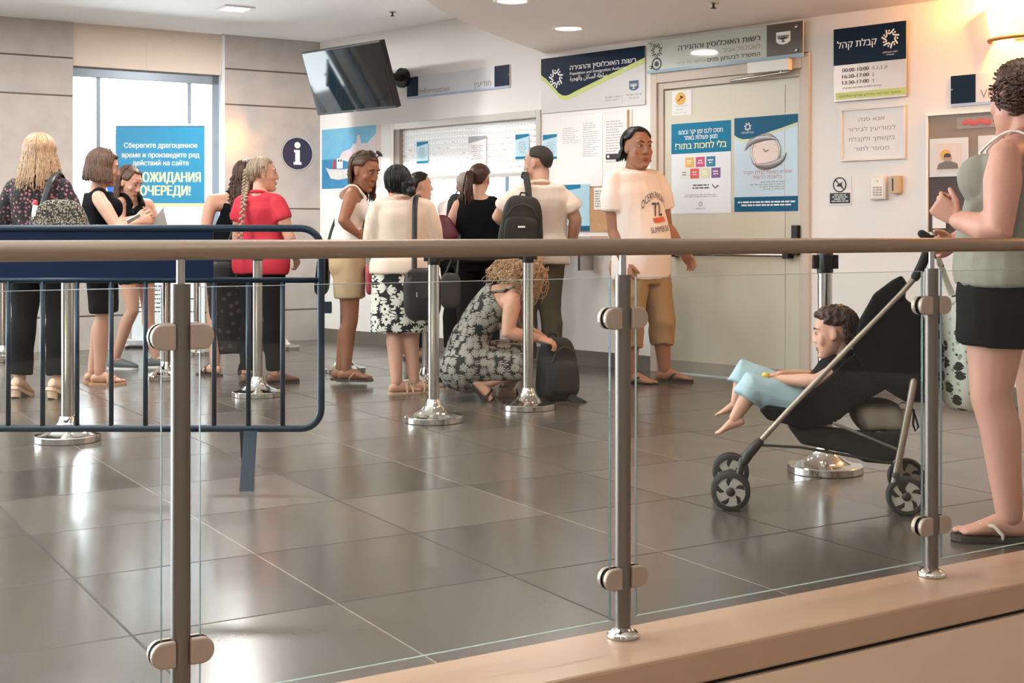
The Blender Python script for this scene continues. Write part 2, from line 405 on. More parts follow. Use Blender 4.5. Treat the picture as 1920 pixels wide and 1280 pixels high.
# window
fr = MB(); FW = .05
fr.bx(WL, WR, .09, .17, WT-.09, WT); fr.bx(WL, WR, .09, .17, WB, WB+.05); fr.bx(WL, WL+.012, .09, .17, WB, WT); fr.bx(WR-.07, WR, .09, .17, WB, WT)
for px in (190, 361.5):
    t = hit(WD, px)[0]; fr.bx(t-.018, t+.018, .1, .16, WB+.05, WT-.09)
WF = mat('window_frame_metal', '7f8c98', .4, metal=.3)
wn = wframe(prop(thing('window_1', None, None), kind='structure')); obj('window_frame', fr, WF, wn, bevel=.004)
obj('pane', MB().bx(WL+.01, WR-.05, .125, .131, WB+.04, WT-.08), glass_mat('window_glass', (1, 1, 1)), wn)
obj('window_sill', MB().bx(WL, WR, -.02, .12, WB-.03, WB), STONE, wn, bevel=.004)
st = MB(); st.bx(WR-.004, WR+.022, -.008, .1, .0, 2.9); wframe(struct('trim_1', st, mat('white_trim', 'dcdcdc', .4)))
# ceilings
c = MB(); c.bx(-9, 9, 1.0, 15.5, 2.91, 3.05); struct('ceiling', c, CEIL)
edge = [(-.25, 2.2), (-.5, 4.0), (-.62, 5.6), (-.62, 6.9), (-.534, 8.185), (-.365, 8.94), (-.08, 9.75), (.10, 10.2), (.27, 10.62)]
e2 = []
for i in range(len(edge)-1):
    p0 = V((*edge[max(i-1, 0)], 0)); p1 = V((*edge[i], 0)); p2 = V((*edge[i+1], 0)); p3 = V((*edge[min(i+2, len(edge)-1)], 0))
    for q_ in range(4):
        t = q_/4; e2.append(.5*((2*p1)+(p2-p0)*t+(2*p0-5*p1+4*p2-p3)*t*t+(3*p1-p0-3*p2+p3)*t**3))
e2.append(V((*edge[-1], 0))); pa = A0+CD*10.5
poly = e2+[V((pa.x, pa.y, 0)), V((pa.x, 2.2, 0))]
so = MB(); n = len(poly); so.add([p+V((0, 0, 2.5)) for p in poly]+[p+V((0, 0, 2.905)) for p in poly], [tuple(range(n)), tuple(range(2*n-1, n-1, -1))]+[(i, i+n, (i+1) % n+n, (i+1) % n) for i in range(n)])
struct('ceiling_soffit', so, SOFF)

# ------------------------------------------------------------------ lamps in the ceiling
LENS = mat('lamp_glow', 'fff4e6', .4, emit=9); TRIM = mat('lamp_trim', 'e9e6e2', .35)
def round_lamp(x, y, z, label):
    t = thing('ceiling_lamp', label, 'ceiling light', (x, y, z), 0, 'recessed ceiling lamps')
    obj('trim_ring', MB().lathe((0, 0, 0), [(.092, .006), (.092, -.006), (.104, -.010), (.118, -.006), (.12, .006)], 40, ring=True), TRIM, t, smooth=True)
    obj('diffuser', MB().lathe((0, 0, 0), [(.001, .0), (.001, -.004), (.091, -.004), (.091, 0)], 40), LENS, t)
def square_lamp(x, y, z, label):
    t = thing('ceiling_lamp', label, 'ceiling light', (x, y, z), math.radians(31), 'recessed ceiling lamps')
    f = MB()
    for a, b_, c_, d in ((-.13, .13, -.13, -.1), (-.13, .13, .1, .13), (-.13, -.1, -.1, .1), (.1, .13, -.1, .1)): f.bx(a, b_, c_, d, -.012, .004)
    obj('frame', f, TRIM, t); obj('diffuser', MB().bx(-.1, .1, -.1, .1, -.005, .002), LENS, t)
round_lamp(.40, 9.30, 2.5, 'round glowing ceiling lamp in the lowered ceiling above the blue and white board')
round_lamp(0, 8.2, 2.5, 'round ceiling lamp cut by the top edge of the picture, above the crouching woman')
square_lamp(-2.30, 10.86, 2.91, 'square ceiling lamp in the high ceiling between window and TV')
for p, lb in (((-1.01, 11.04, 2.91), 'small dark sprinkler head in the high ceiling above the TV'), ((1.277, 8.28, 2.5), 'small sprinkler head in the lowered ceiling above the door sign')):
    s = thing('ceiling_sprinkler', lb, 'sprinkler', p, 0, 'ceiling sprinklers')
    obj('cup', MB().lathe((0, 0, 0), [(.01, 0), (.035, 0), (.032, -.008), (.012, -.012)], 20), mat('steel', 'b8b4ae', .25, metal=1), s, smooth=True)
    obj('head', MB().lathe((0, 0, 0), [(.006, -.01), (.008, -.03), (.02, -.034), (.02, -.037), (.003, -.038)], 16), mat('dark_metal', '3a3632', .4, metal=.6), s, smooth=True)

# ------------------------------------------------------------------ signs and fittings on the long wall
NAVY = mat('sign_navy', '0c2038', .4, spec=.12); TEAL = mat('poster_teal', '17799f', .45, spec=.15); LIME = mat('sign_lime', 'c3cf74', .4); SILVER = mat('sign_silver', 'c4c1be', .35, metal=.15)
PAPER = mat('paper', 'e9e7e4', .6); INK = mat('ink', '4a4746', .7); WHT = mat('print_white', 'f2f2ef', .5); BLK = mat('black_plastic', '141312', .45)
GREYT = mat('grey_print', '8f8b88', .7); SKYB = mat('print_sky', '9cc9dd', .5); STEEL = mat('steel', 'b8b4ae', .25, metal=1)
def mount(name, label, cat, box, frame='c', out=0, group=None):
    x0, x1, zt, zb = box
    d, n, a = (CD, CN, CANG) if frame == 'c' else (WD, WN, WANG)
    t = thing(name, label, cat, A0+d*x0+n*out+V((0, 0, zb)), a, group)
    return t, x1-x0, zt-zb
def plate(name, m, par, x0, x1, z0, z1, y1=-.001, th=.004, bevel=0): return obj(name, MB().bx(x0, x1, y1-th, y1, z0, z1), m, par, bevel=bevel)
def stripes(par, m, x0, x1, z0, z1, n, y=-.0035, seed=0, name='text_lines', th=.45, ragged='L'):
    r = random.Random(seed); b = MB(); dz = (z1-z0)/n
    for i in range(n):
        x = x0 if ragged == 'L' else x1; z = z1-dz*(i+.5); L = (x1-x0)*r.uniform(.55, 1)
        s = x1-L if ragged == 'R' else ((x0+x1)/2-L/2 if ragged == 'C' else x0)
        e = s+L
        while s < e:
            w_ = min(e-s, r.uniform(.012, .05)); b.bx(s, s+w_, y-.0006, y, z-dz*th/2, z+dz*th/2); s += w_+.007
    return obj(name, b, m, par)
def figures(par, m, cx, cz, r, y=-.006, n=7):
    b = MB(); W_ = r*.085
    for i in range(n):
        a = math.pi/2+i*2*math.pi/n-.15
        def p(rr, da): return V((cx+rr*r*math.cos(a+da), y, cz+rr*r*math.sin(a+da)))
        b.tube([p(1, -.25), p(.62, -.02), p(.5, .34), p(.62, .5)], W_, 6, flat=((0, 1, 0), 1, .1))
        c = p(.83, .32); b.lathe(c, [(W_*1.15, 0), (W_*1.15, .001)], 12, axis=(0, -1, 0))
    return obj('star_emblem', b, m, par)
def shield(par, m, m2, x, z, w_, h_, y=-.006):
    pts = [(x-w_/2, z+h_/2), (x+w_/2, z+h_/2), (x+w_/2, z-h_*.25), (x+w_*.3, z-h_*.43), (x, z-h_/2), (x-w_*.3, z-h_*.43), (x-w_/2, z-h_*.25)]
    e = obj('shield_emblem', MB().prism(pts, y-.001, y), m, par)
    b = MB(); yy = y-.002
    for k in (0, .12, .24, .36):
        b.tube([V((x-w_*k, yy, z+h_*.22)), V((x-w_*k*.9, yy, z+h_*(.06-.2*k))), V((x, yy, z-h_*.12*(k+.4)))], w_*.03, 5, round_=False)
        b.tube([V((x+w_*k, yy, z+h_*.22)), V((x+w_*k*.9, yy, z+h_*(.06-.2*k))), V((x, yy, z-h_*.12*(k+.4)))], w_*.03, 5, round_=False)
    b.tube([V((x, yy, z+.1*h_)), V((x, yy, z-h_*.25))], w_*.04, 5, round_=False); b.prism([(x-w_*.16, z-h_*.32), (x+w_*.16, z-h_*.32), (x, z-h_*.16)], yy-.001, yy+.001)
    obj('menorah', b, m2, e)
    return e

# big blue and silver authority board
t, w, h = mount('authority_sign', 'navy and silver wall board with white star of little figures and lime curve', 'sign', rect(CD, 1017, 111, 212.5, 1211.5, 86, 197), out=.001)
obj('board', MB().bx(0, w, -.012, 0, 0, h), SILVER, t, bevel=.002)
def curve_pts(dz):
    P = [(0, .71), (.05, .63), (.10, .53), (.145, .43), (.18, .345), (.215, .30), (.25, .285), (.29, .30), (.33, .335), (.42, .40), (.6, .525), (.8, .665), (1.0, .80)]
    return [(x*w, (z+dz)*h) for x, z in P]
obj('lime_curve', MB().prism(curve_pts(-.085)+[(w, h), (0, h)], -.0135, -.012), LIME, t)
obj('navy_field', MB().prism(curve_pts(0)+[(w, h), (0, h)], -.015, -.0135), NAVY, t)
figures(t, WHT, .155*w, .62*h, .17*h, y=-.016)
text(heb('רשות האוכלוסין וההגירה'), WHT, t, .295*w, .735*h, .085*h, .625*w, y=-.016, align='L', bold=.012)
text('Population and Immigration Authority', WHT, t, .295*w, .645*h, .05*h, .545*w, y=-.016, align='L', bold=.008)
text(arab('سلطة السكان والهجرة'), WHT, t, .295*w, .545*h, .08*h, .36*w, y=-.016, align='L', bold=.008)
shield(t, mat('shield_blue', '33507a', .4), WHT, .90*w, .34*h, .085*w, .17*h, y=-.0125)
text(heb('מדינת ישראל'), INK, t, .90*w, .175*h, .028*h, .145*w, y=-.0125); text('State of Israel', INK, t, .90*w, .12*h, .024*h, .09*w, y=-.0125)
text(heb('משרד הפנים'), INK, t, .705*w, .165*h, .034*h, .135*w, y=-.0125); text('Ministry of Interior', INK, t, .705*w, .12*h, .022*h, .13*w, y=-.0125)
plate('divider', GREYT, t, .792*w, .794*w, .06*h, .2*h, y1=-.012, th=.0008)

# pale glass sign over the door
t, w, h = mount('door_sign', 'long pale glass sign plate over the door with a dark square holding a white shield', 'sign', rect(CD, 1220.8, 79, 141, 1512, 39.7, 105), out=.03)
obj('glass_plate', MB().bx(0, w, -.012, 0, 0, h), mat('pale_sign_glass', 'c3cdc4', .06, spec=.7), t, bevel=.002)
plate('blue_strip', mat('strip_blue', '8fabbd', .3), t, 0, w, 0, .09*h, y1=-.012, th=.001); plate('dark_square', mat('sign_brown', '574e45', .25), t, .785*w, w, .1*h, h, y1=-.012, th=.001)
shield(t, WHT, INK, .885*w, .58*h, .085*w, .36*h, y=-.0135); DINK = mat('sign_ink', '3c3833', .5)
text(heb('רשות האוכלוסין וההגירה'), DINK, t, .745*w, .60*h, .16*h, .53*w, y=-.013, align='R', bold=.014)
text(heb('לשכת תל אביב'), GREYT, t, .745*w, .38*h, .13*h, .23*w, y=-.013, align='R'); text(heb('המשרד לבטחון פנים - '), DINK, t, .745*w, .16*h, .12*h, .36*w, y=-.013, align='R', bold=.008)
text(heb('רישוי כלי ירייה'), GREYT, t, .375*w, .17*h, .10*h, .17*w, y=-.013, align='R')
figures(t, DINK, .065*w, .68*h, .11*w*.36, y=-.013)
b = MB(); b.lathe((.065*w, -.013, .27*h), [(.035*w, 0), (.035*w, .001), (.027*w, .001), (.027*w, 0)], 24, axis=(0, -1, 0), ring=True); b.lathe((.065*w, -.013, .27*h), [(.015*w, 0), (.015*w, .001)], 16, axis=(0, -1, 0)); obj('round_emblem', b, DINK, t)
for x, z in ((.025, .88), (.025, .18), (.965, .86), (.965, .2)): obj('standoff', MB().lathe((x*w, .028, z*h), [(.009, 0), (.009, .042), (.013, .042), (.013, .048), (.004, .05)], 16, axis=(0, -1, 0)), STEEL, t, smooth=True)

# information sign and its twin at the far side
def info(box, label, words):
    t, w, h = mount('information_sign', label, 'sign', box, out=.002)
    obj('board', MB().bx(0, w, -.01, 0, .08*h, h), mat('sign_pale', 'd8d9de', .3), t, bevel=.0015); plate('blue_edge', mat('edge_blue', 'a9bddb', .35), t, 0, w, 0, .09*h, y1=0, th=.011)
    for x0, x1 in ((0, .118), (.865, 1)):
        q = plate('navy_square', NAVY, t, x0*w, x1*w, .09*h, h, y1=-.01, th=.0015)
        obj('screw', MB().lathe(((x0*w+.008) if x0 == 0 else w-.008, -.0115, .55*h), [(.006, 0), (.006, .002), (.002, .004)], 14, axis=(0, -1, 0)), STEEL, q, smooth=True)
    return t, w, h
t, w, h = info(rect(CD, 765, 145, 185.5, 957, 122, 164), 'pale wall sign with a navy square at each end, between TV and service window', 0)
text('Information', GREYT, t, .135*w, .15*h, .26*h, .30*w, y=-.012, align='L'); text(heb('מודיעין'), GREYT, t, .835*w, .17*h, .26*h, .16*w, y=-.012, align='R')
bx = rect(CD, 1784.6, 143, 200.5, 1831, 139, 197); L_ = (bx[1]-bx[0])/.118
t, w, h = info((bx[0], bx[0]+L_, bx[2], bx[3]), 'pale wall sign with navy end square beside the standing woman\'s face', 1)
text('Visas', GREYT, t, .14*w, .2*h, .28*h, y=-.012, align='L')

# opening hours board
t, w, h = mount('opening_hours_sign', 'metal board with navy top and opening hours above the white framed notice', 'sign', rect(CD, 1566.5, 55, 191.8, 1702.5, 40.5, 182), out=.012)
obj('board', MB().bx(0, w, -.01, 0, 0, h), mat('brushed_board', 'b9aca4', .28, metal=.4), t, bevel=.003)
plate('navy_field', NAVY, t, 0, w, .50*h, h, y1=-.01, th=.0015); plate('lime_strip', LIME, t, .03*w, w, .03*h, .125*h, y1=-.01, th=.0015)
text(heb('קבלת קהל'), WHT, t, .33*w, .73*h, .095*h, .55*w, y=-.013, bold=.014); figures(t, WHT, .79*w, .79*h, .115*w, y=-.0125)
text(heb('רשות האוכלוסין'), WHT, t, .79*w, .60*h, .022*h, .2*w, y=-.013); text(heb('וההגירה'), WHT, t, .79*w, .565*h, .022*h, .1*w, y=-.013)
for i, (a, b_) in enumerate((('00:00-10:00', 'ה ,ג ,ב ,א'), ('16:30-17:00', 'ב'), ('13:30-17:00', 'ד'))):
    text(a, DINK, t, .125*w, (.40-.085*i)*h, .05*h, .37*w, y=-.0115, align='L', bold=.01); text(b_, DINK, t, .54*w, (.40-.085*i)*h, .045*h, y=-.0115, align='L')
text(heb('שירות לאזרח בפריסה ארצית'), DINK, t, .13*w, .17*h, .022*h, .54*w, y=-.0115, align='L'); text(heb('מוקד שירות ומידע ארצי טלפוני'), mat('lime_ink', '6b7438', .6), t, .5*w, .055*h, .034*h, .85*w, y=-.0125)

# framed notice
t, w, h = mount('framed_notice', 'white framed paper notice with four lines of lettering below the opening hours board', 'notice', rect(CD, 1578, 204.5, 304.5, 1699, 196, 296.5), out=.002)
f = MB(); e = .014
f.bx(0, w, -.016, 0, 0, e); f.bx(0, w, -.016, 0, h-e, h); f.bx(0, e, -.016, 0, e, h-e); f.bx(w-e, w, -.016, 0, e, h-e)
obj('frame', f, mat('notice_frame', 'e2dcd8', .35), t, bevel=.003); plate('sheet', PAPER, t, e, w-e, e, h-e, y1=-.001, th=.004)
for i, s in enumerate(('אנא פנה', 'למודיעין לבירור', 'בקשתך ולקבלת', 'מספר לתור')):
    text(heb(s), GREYT, t, .48*w, (.745-.185*i)*h, .075*h, (.40, .74, .72, .54)[i]*w, y=-.0055)

# no food sign, keypad, small box
t, w, h = mount('no_food_sign', 'small white sticker sign with a crossed-out black circle beside the door', 'sign', rect(CD, 1553.7, 331.5, 385, 1597, 330, 383.5), out=.001)
plate('plate', PAPER, t, 0, w, 0, h, y1=0, th=.004); plate('black_panel', BLK, t, .07*w, .95*w, .06*h, .42*h, y1=-.004, th=.001)
b = MB(); c = V((.5*w, -.005, .71*h)); rr = .27*w
b.tube([c+V((rr*math.cos(a*.2618), 0, rr*math.sin(a*.2618))) for a in range(24)], rr*.08, 6, closed=True); b.tube([c+V((-rr*.7, 0, rr*.7)), c+V((rr*.7, 0, -rr*.7))], rr*.08, 6)
b.prism([(c.x-rr*.5, c.z-rr*.25), (c.x+rr*.5, c.z-rr*.25), (c.x+rr*.3, c.z+rr*.1), (c.x+rr*.5, c.z+rr*.45), (c.x+rr*.05, c.z+rr*.2), (c.x-.3*rr, c.z+.05*rr)], -.006, -.004); obj('prohibition_mark', b, BLK, t)
stripes(t, WHT, .12*w, .9*w, .1*h, .39*h, 4, y=-.0052, seed=3, ragged='C')
t, w, h = mount('door_keypad', 'cream wall keypad with a grid of small buttons beside a beige box', 'keypad', rect(CD, 1634.4, 330.5, 375, 1665, 329.5, 373.5), out=.001)
obj('housing', MB().bx(0, w, -.028, 0, 0, h), mat('keypad_cream', 'e3d8c8', .4), t, bevel=.006); plate('face_plate', mat('keypad_face', 'efe9df', .35), t, .12*w, .88*w, .08*h, .92*h, y1=-.028, th=.003)
b = MB()
for i in range(3):
    for j in range(4): b.box(((.3+.2*i)*w, -.033, (.2+.105*j)*h), (.014, .004, .009))
obj('keys', b, mat('key_grey', 'a7a39d', .5), t); obj('light', MB().box((.5*w, -.032, .78*h), (.012, .003, .005)), mat('key_dark', '7d7770', .4), t)
t, w, h = mount('card_reader', 'narrow beige box on the wall just beyond the keypad', 'wall box', rect(CD, 1673.6, 330, 363.5, 1692, 329, 362.5), out=.001)
obj('housing', MB().bx(0, w, -.035, 0, 0, h), mat('reader_beige', 'c9a981', .4), t, bevel=.005); obj('slot', MB().box((.3*w, -.0355, .5*h), (.008, .003, .7*h)), BLK, t)

# display board behind the standing woman
bx = rect(CD, 1742.7, 219, 432, 1862, 209, 440); bx = (bx[0], bx[0]+1.15, bx[2], 1.02)
t, w, h = mount('display_board', 'grey display board in a white frame behind the standing woman', 'notice board', bx, out=.002)
e = .014; f = MB(); f.bx(-e, w+e, -.02, 0, h, h+e); f.bx(-e, 0, -.02, 0, 0, h); f.bx(w, w+e, -.02, 0, 0, h); f.bx(-e, w+e, -.02, 0, -e, 0)
obj('frame', f, WHT, t, bevel=.003); zz = sz(CD, 1780, 331.5)[1]-bx[3]
plate('upper_felt', mat('felt_grey', '94887f', .9, bump=.3), t, 0, w, zz, h, y1=0, th=.008); plate('lower_felt', mat('felt_dark', '565052', .9, bump=.3), t, 0, w, 0, zz, y1=0, th=.008)
def zb_(py, px): return sz(CD, px, py)[1]-bx[3]
def xb_(px): return hit(CD, px)[0]-bx[0]
q = thing('header_label', 'grey card with a red scrawl at the top of the grey display board', 'card', A0+CD*(bx[0]+xb_(1796))+CN*.0105+V((0, 0, bx[3]+zb_(242, 1800))), CANG)
plate('card', mat('card_grey', 'a3968f', .6), q, 0, .30, 0, .072, y1=0, th=.003)
b = MB(); b.tube([(.05+.012*i, -.004, .036+.006*math.sin(i*.9)) for i in range(14)], .017, 8, flat=((0, 1, 0), 1, .12)); obj('red_scrawl', b, mat('scrawl_red', 'c4605f', .6), q)
def pinned(px0, px1, py0, py1, label, photo):
    x0, x1 = xb_(px0), xb_(px1); z0, z1 = zb_(py1, px0), zb_(py0, px0)
    q = thing('pinned_picture', label, 'picture', A0+CD*(bx[0]+x0)+CN*.0115+V((0, 0, bx[3]+z0)), CANG, 'plastic pockets on the display board'); w_, h_ = x1-x0, z1-z0
    plate('pocket', mat('pocket_plastic', 'dcdad8', .2), q, 0, w_, 0, h_, y1=0, th=.003); plate('sheet', mat('sheet_pink', 'e3d3c8', .6), q, .18*w_, .82*w_, .12*h_, .86*h_, y1=-.003, th=.001)
    if photo:
        obj('yellow_spot', MB().lathe((.42*w_, -.005, .56*h_), [(.035, 0), (.035, .001)], 18, axis=(0, -1, 0)), mat('spot_yellow', 'e0b25a', .6), q)
        b = MB(); b.lathe((.47*w_, -.0062, .48*h_), [(.026, 0), (.026, .001)], 18, axis=(0, -1, 0)); obj('face', b, mat('print_face', 'c79a80', .6), q)
        obj('dark_hair', MB().prism([(.38*w_, .5*h_), (.56*w_, .5*h_), (.55*w_, .58*h_), (.47*w_, .61*h_), (.39*w_, .58*h_)], -.0085, -.0072), INK, q)
        obj('grey_shirt', MB().prism([(.2*w_, .2*h_), (.75*w_, .2*h_), (.72*w_, .33*h_), (.55*w_, .40*h_), (.4*w_, .40*h_), (.24*w_, .33*h_)], -.0075, -.0062), mat('print_shirt', '77706e', .6), q)
pinned(1745, 1818, 261, 332, 'plastic pocket with a small portrait print pinned on the grey display board', True)
pinned(1836, 1905, 255, 326, 'second plastic pocket on the display board, mostly behind the standing woman\'s shoulder', False)
t = thing('door_sheet', 'small bright white sheet low on the wall below the display board', 'paper', A0+CD*hit(CD, 1752)[0]+CN*.024+V((0, 0, sz(CD, 1752, 428)[1])), CANG)
plate('sheet', WHT, t, 0, .09, 0, .09, y1=0, th=.002)

# wall sconce
s_, z_ = sz(CD, 1922, 72)
t = thing('wall_sconce', 'glowing wall lamp with a curved wooden base rim at the top corner', 'wall lamp', A0+CD*s_+V((0, 0, z_)), CANG)
rim = MB(); sh = MB()
def arcp(r0, z, n=20): return [V((r0*math.cos(math.pi+math.pi*i/n), r0*.62*math.sin(math.pi+math.pi*i/n), z)) for i in range(n+1)]
rim.tube(arcp(.215, .0), .012, 8); obj('rim', rim, mat('sconce_wood', '9c6a3e', .5), t, smooth=True)
rs = []
for z, r0 in ((.0, .195), (.05, .21), (.12, .228), (.2, .24)):
    o_ = arcp(r0, z); i_ = arcp(r0-.008, z); rs.append(o_+i_[::-1])
sh.rings(rs); obj('glass_shade', sh, mat('sconce_glow', 'ffc070', .4, emit=5), t, smooth=True); obj('wall_plate', MB().bx(-.06, .06, -.012, -.001, .0, .2), STEEL, t)
lamp('sconce_light', 'POINT', A0+CD*s_+CN*.15+V((0, 0, z_+.27)), 95, (1, .42, .10), .05)
lamp('sconce_light', 'POINT', A0+CD*(s_+1.9)+CN*.15+V((0, 0, z_+.27)), 95, (1, .42, .10), .05)

# ------------------------------------------------------------------ the door
def cl(s, out, z): return A0+CD*s+CN*out+V((0, 0, z))
DM = mat('door_frame_metal', 'c9bbad', .45); DL = mat('door_leaf_paint', 'cfc8b4', .3, spec=.5)
dt = prop(thing('door_1', None, None, A0, CANG), kind='structure')
f = MB(); DT = 2.262; fw = .06
f.bx(DR0, DR0+fw, -.02, .2, 0, DT); f.bx(DR1-fw, DR1, -.02, .2, 0, DT); f.bx(DR0+fw, DR1-fw, -.02, .2, DT-.10, DT)
f.bx(DR0+fw, DR0+fw+.05, .0, .2, 0, DT-.10); f.bx(DR1-fw-.03, DR1-fw, .0, .2, 0, DT-.10); f.bx(DR0+fw+.05, DR1-fw-.03, .0, .2, DT-.15, DT-.10)
obj('door_frame', f, DM, dt, bevel=.004)
L0, L1 = DR0+fw+.055, DR1-fw-.035
obj('door_leaf', MB().bx(L0, L1, .012, .06, .012, DT-.158), DL, dt, bevel=.003); obj('kick_strip', MB().bx(L0, L1, .006, .012, .0125, .10), mat('kick_metal', 'aaa294', .4, metal=.3), dt)
obj('door_stop_strip', MB().bx(L1-.12, L1-.115, .009, .012, .1, DT-.2), DM, dt)
# closer
t = thing('door_closer', 'white closer box and shiny arm at the top of the door', 'door closer', cl(hit(CD, 1412)[0], .021, 2.17), CANG)
sa, sb = hit(CD, 1412)[0], hit(CD, 1489)[0]; w = sb-sa; z1, z0 = sz(CD, 1450, 115)[1]-2.17, sz(CD, 1450, 136)[1]-2.17
obj('box', MB().bx(0, w, -.05, 0, z0, z1), mat('closer_white', 'eceae6', .35), t, bevel=.004)
b = MB(); za = sz(CD, 1380, 152)[1]-2.17; b.tube([(-.16, -.02, za), (w-.01, -.03, z0-.012)], .011, 10); b.tube([(-.16, -.014, za), (-.16, .0, za)], .009, 8); b.tube([(w*.8, -.03, z0-.015), (w*.8, -.03, z0)], .012, 8); obj('arm', b, STEEL, t, smooth=True)
# push bar
sa, sb = hit(CD, 1266)[0], hit(CD, 1488)[0]; zp = sz(CD, 1380, 477)[1]
t = thing('push_bar', 'horizontal steel push bar across the door with black end blocks', 'push bar', cl(sa, -.012, zp), CANG); w = sb-sa
b = MB(); b.tube([(0, -.06, 0), (w-.02, -.06, 0)], .014, 14); obj('bar', b, STEEL, t, smooth=True)
for x in (.0, w-.03): obj('end_block', MB().bx(x-.02, x+.025, -.078, -.0005, -.022, .022), BLK, t, bevel=.004)
sl, zl = hit(CD, 1503)[0], sz(CD, 1503, 478)[1]
t = thing('door_latch', 'upright black latch case at the door edge beside the push bar', 'latch', cl(sl-.03, -.0115, zl), CANG); hl = sz(CD, 1503, 422)[1]-zl
obj('case', MB().bx(-.03, .02, -.05, 0, 0, hl), BLK, t, bevel=.005); obj('lever', MB().bx(-.07, -.03, -.035, -.01, hl*.2, hl*.32), BLK, t, bevel=.004)

# papers on the door
t, w, h = mount('camera_sticker', 'white sticker with a yellow camera disc at the top corner of the door', 'sticker', rect(CD, 1258.5, 171, 217, 1295, 168, 215), out=-.0115)
plate('sheet', PAPER, t, 0, w, 0, h, y1=0, th=.002); obj('yellow_disc', MB().lathe((.44*w, -.002, .68*h), [(.27*w, 0), (.27*w, .001)], 10, axis=(0, -1, 0)), mat('disc_yellow', 'e3ab48', .5), t)
b = MB(); b.box((.5*w, -.004, .74*h), (.16*w, .001, .07*h), Matrix.Rotation(.4, 3, 'Y')); b.tube([(.5*w, -.004, .72*h), (.33*w, -.004, .6*h)], .003, 6); obj('camera_mark', b, BLK, t)
text(heb('מצלמות פועלות'), GREYT, t, .45*w, .36*h, .05*h, .7*w, y=-.0025); text(heb('במקום'), GREYT, t, .4*w, .22*h, .05*h, .35*w, y=-.0025); text(heb('שמור על הנקיון'), GREYT, t, .45*w, .09*h, .04*h, .65*w, y=-.0025)
t, w, h = mount('door_poster', 'white door poster with teal heading and seven small coloured squares', 'poster', rect(CD, 1257.5, 232.5, 401, 1369, 225, 399), out=-.0115)
plate('sheet', mat('poster_white', 'e4e9ec', .35), t, 0, w, 0, h, y1=0, th=.002); plate('teal_heading', TEAL, t, 0, w, .665*h, h, y1=-.002, th=.001)
YEL = mat('print_yellow', 'f0e9a8', .5)
text(heb('חסכו לכם זמן יקר ובצעו'), WHT, t, .5*w, .88*h, .05*h, .74*w, y=-.0035, bold=.015); text(heb('מגוון פעולות באתר'), WHT, t, .5*w, .815*h, .05*h, .56*w, y=-.0035, bold=.015); text(heb('בלי לחכות בתור!'), YEL, t, .5*w, .715*h, .07*h, .86*w, y=-.0035, bold=.015)
for i, (x, z, c_) in enumerate(((.315, .565, 'e9b65a'), (.495, .565, 'cf4a7d'), (.672, .565, '2678a0'), (.225, .44, 'dfe2e2'), (.40, .44, 'dc5a52'), (.575, .44, 'd9dcb0'), (.755, .44, '7d4f92'))):
    q = plate('coloured_square', mat('square_'+c_, c_, .5), t, (x-.075)*w, (x+.075)*w, (z-.055)*h, (z+.055)*h, y1=-.002, th=.0015, bevel=.0005)
    stripes(q, WHT if i != 3 else GREYT, (x-.05)*w, (x+.05)*w, (z-.025)*h, (z+.03)*h, 2, y=-.0036, seed=i, ragged='C')
stripes(t, INK, .33*w, .68*w, .265*h, .325*h, 2, y=-.0022, seed=11, ragged='C'); b = MB(); b.tube([(.70*w, -.003, .31*h), (.74*w, -.003, .275*h), (.79*w, -.003, .30*h)], .004, 6); obj('tick_mark', b, INK, t)
stripes(t, GREYT, .16*w, .84*w, .175*h, .215*h, 2, y=-.0022, seed=12, ragged='C', th=.3); figures(t, GREYT, .5*w, .105*h, .028*h, y=-.0025); stripes(t, GREYT, .42*w, .58*w, .045*h, .06*h, 1, y=-.0022, seed=2, ragged='C')
t, w, h = mount('clock_poster', 'tall door poster with a silver clock between teal bands', 'poster', rect(CD, 1375.5, 221.5, 397, 1494.5, 213, 395), out=-.0115)
plate('sheet', mat('poster_pale_blue', 'c6dbe8', .35), t, 0, w, 0, h, y1=0, th=.002); DT_ = mat('poster_deep_teal', '175d7f', .45, spec=.15)
P = [(0, .82), (.06, .79), (.14, .77), (.25, .772), (.35, .79), (.5, .82), (.75, .865), (1, .915)]
obj('lime_curve', MB().prism([(x*w, (z-.03)*h) for x, z in P]+[(w, .93*h), (0, .93*h)], -.0028, -.002), mat('pale_lime', 'cfd6ae', .5), t)
obj('teal_heading', MB().prism([(x*w, z*h) for x, z in P]+[(w, h), (0, h)], -.0036, -.0028), DT_, t); plate('teal_foot', DT_, t, 0, w, 0, .155*h, y1=-.002, th=.001)
figures(t, WHT, .22*w, .90*h, .045*h, y=-.0042); text(heb('רשות האוכלוסין'), WHT, t, .22*w, .83*h, .02*h, .2*w, y=-.0042)
ck = MB(); cx, cz, rr = .5*w, .625*h, .245*w
ck.lathe((cx, -.002, cz), [(rr, 0), (rr, .003), (rr*.86, .004), (rr*.84, .002)], 40, axis=(0, -1, 0), ring=True); q = obj('clock_rim', ck, mat('clock_silver', 'b5b0ae', .3, metal=.5), t, smooth=True)
obj('clock_face', MB().lathe((cx, -.002, cz), [(rr*.85, 0), (rr*.85, .0015)], 40, axis=(0, -1, 0)), mat('clock_face', 'ead9d0', .5), q)
b = MB(); b.tube([(cx-.12*rr, -.005, cz+.16*rr), (cx, -.005, cz)], .0025, 6); b.tube([(cx, -.005, cz), (cx+.2*rr, -.005, cz+.08*rr)], .0025, 6)
for i in range(12): a = i*math.pi/6; b.box((cx+rr*.72*math.cos(a), -.004, cz+rr*.72*math.sin(a)), (.004, .001, .004))
obj('clock_hands', b, INK, q)
b = MB()
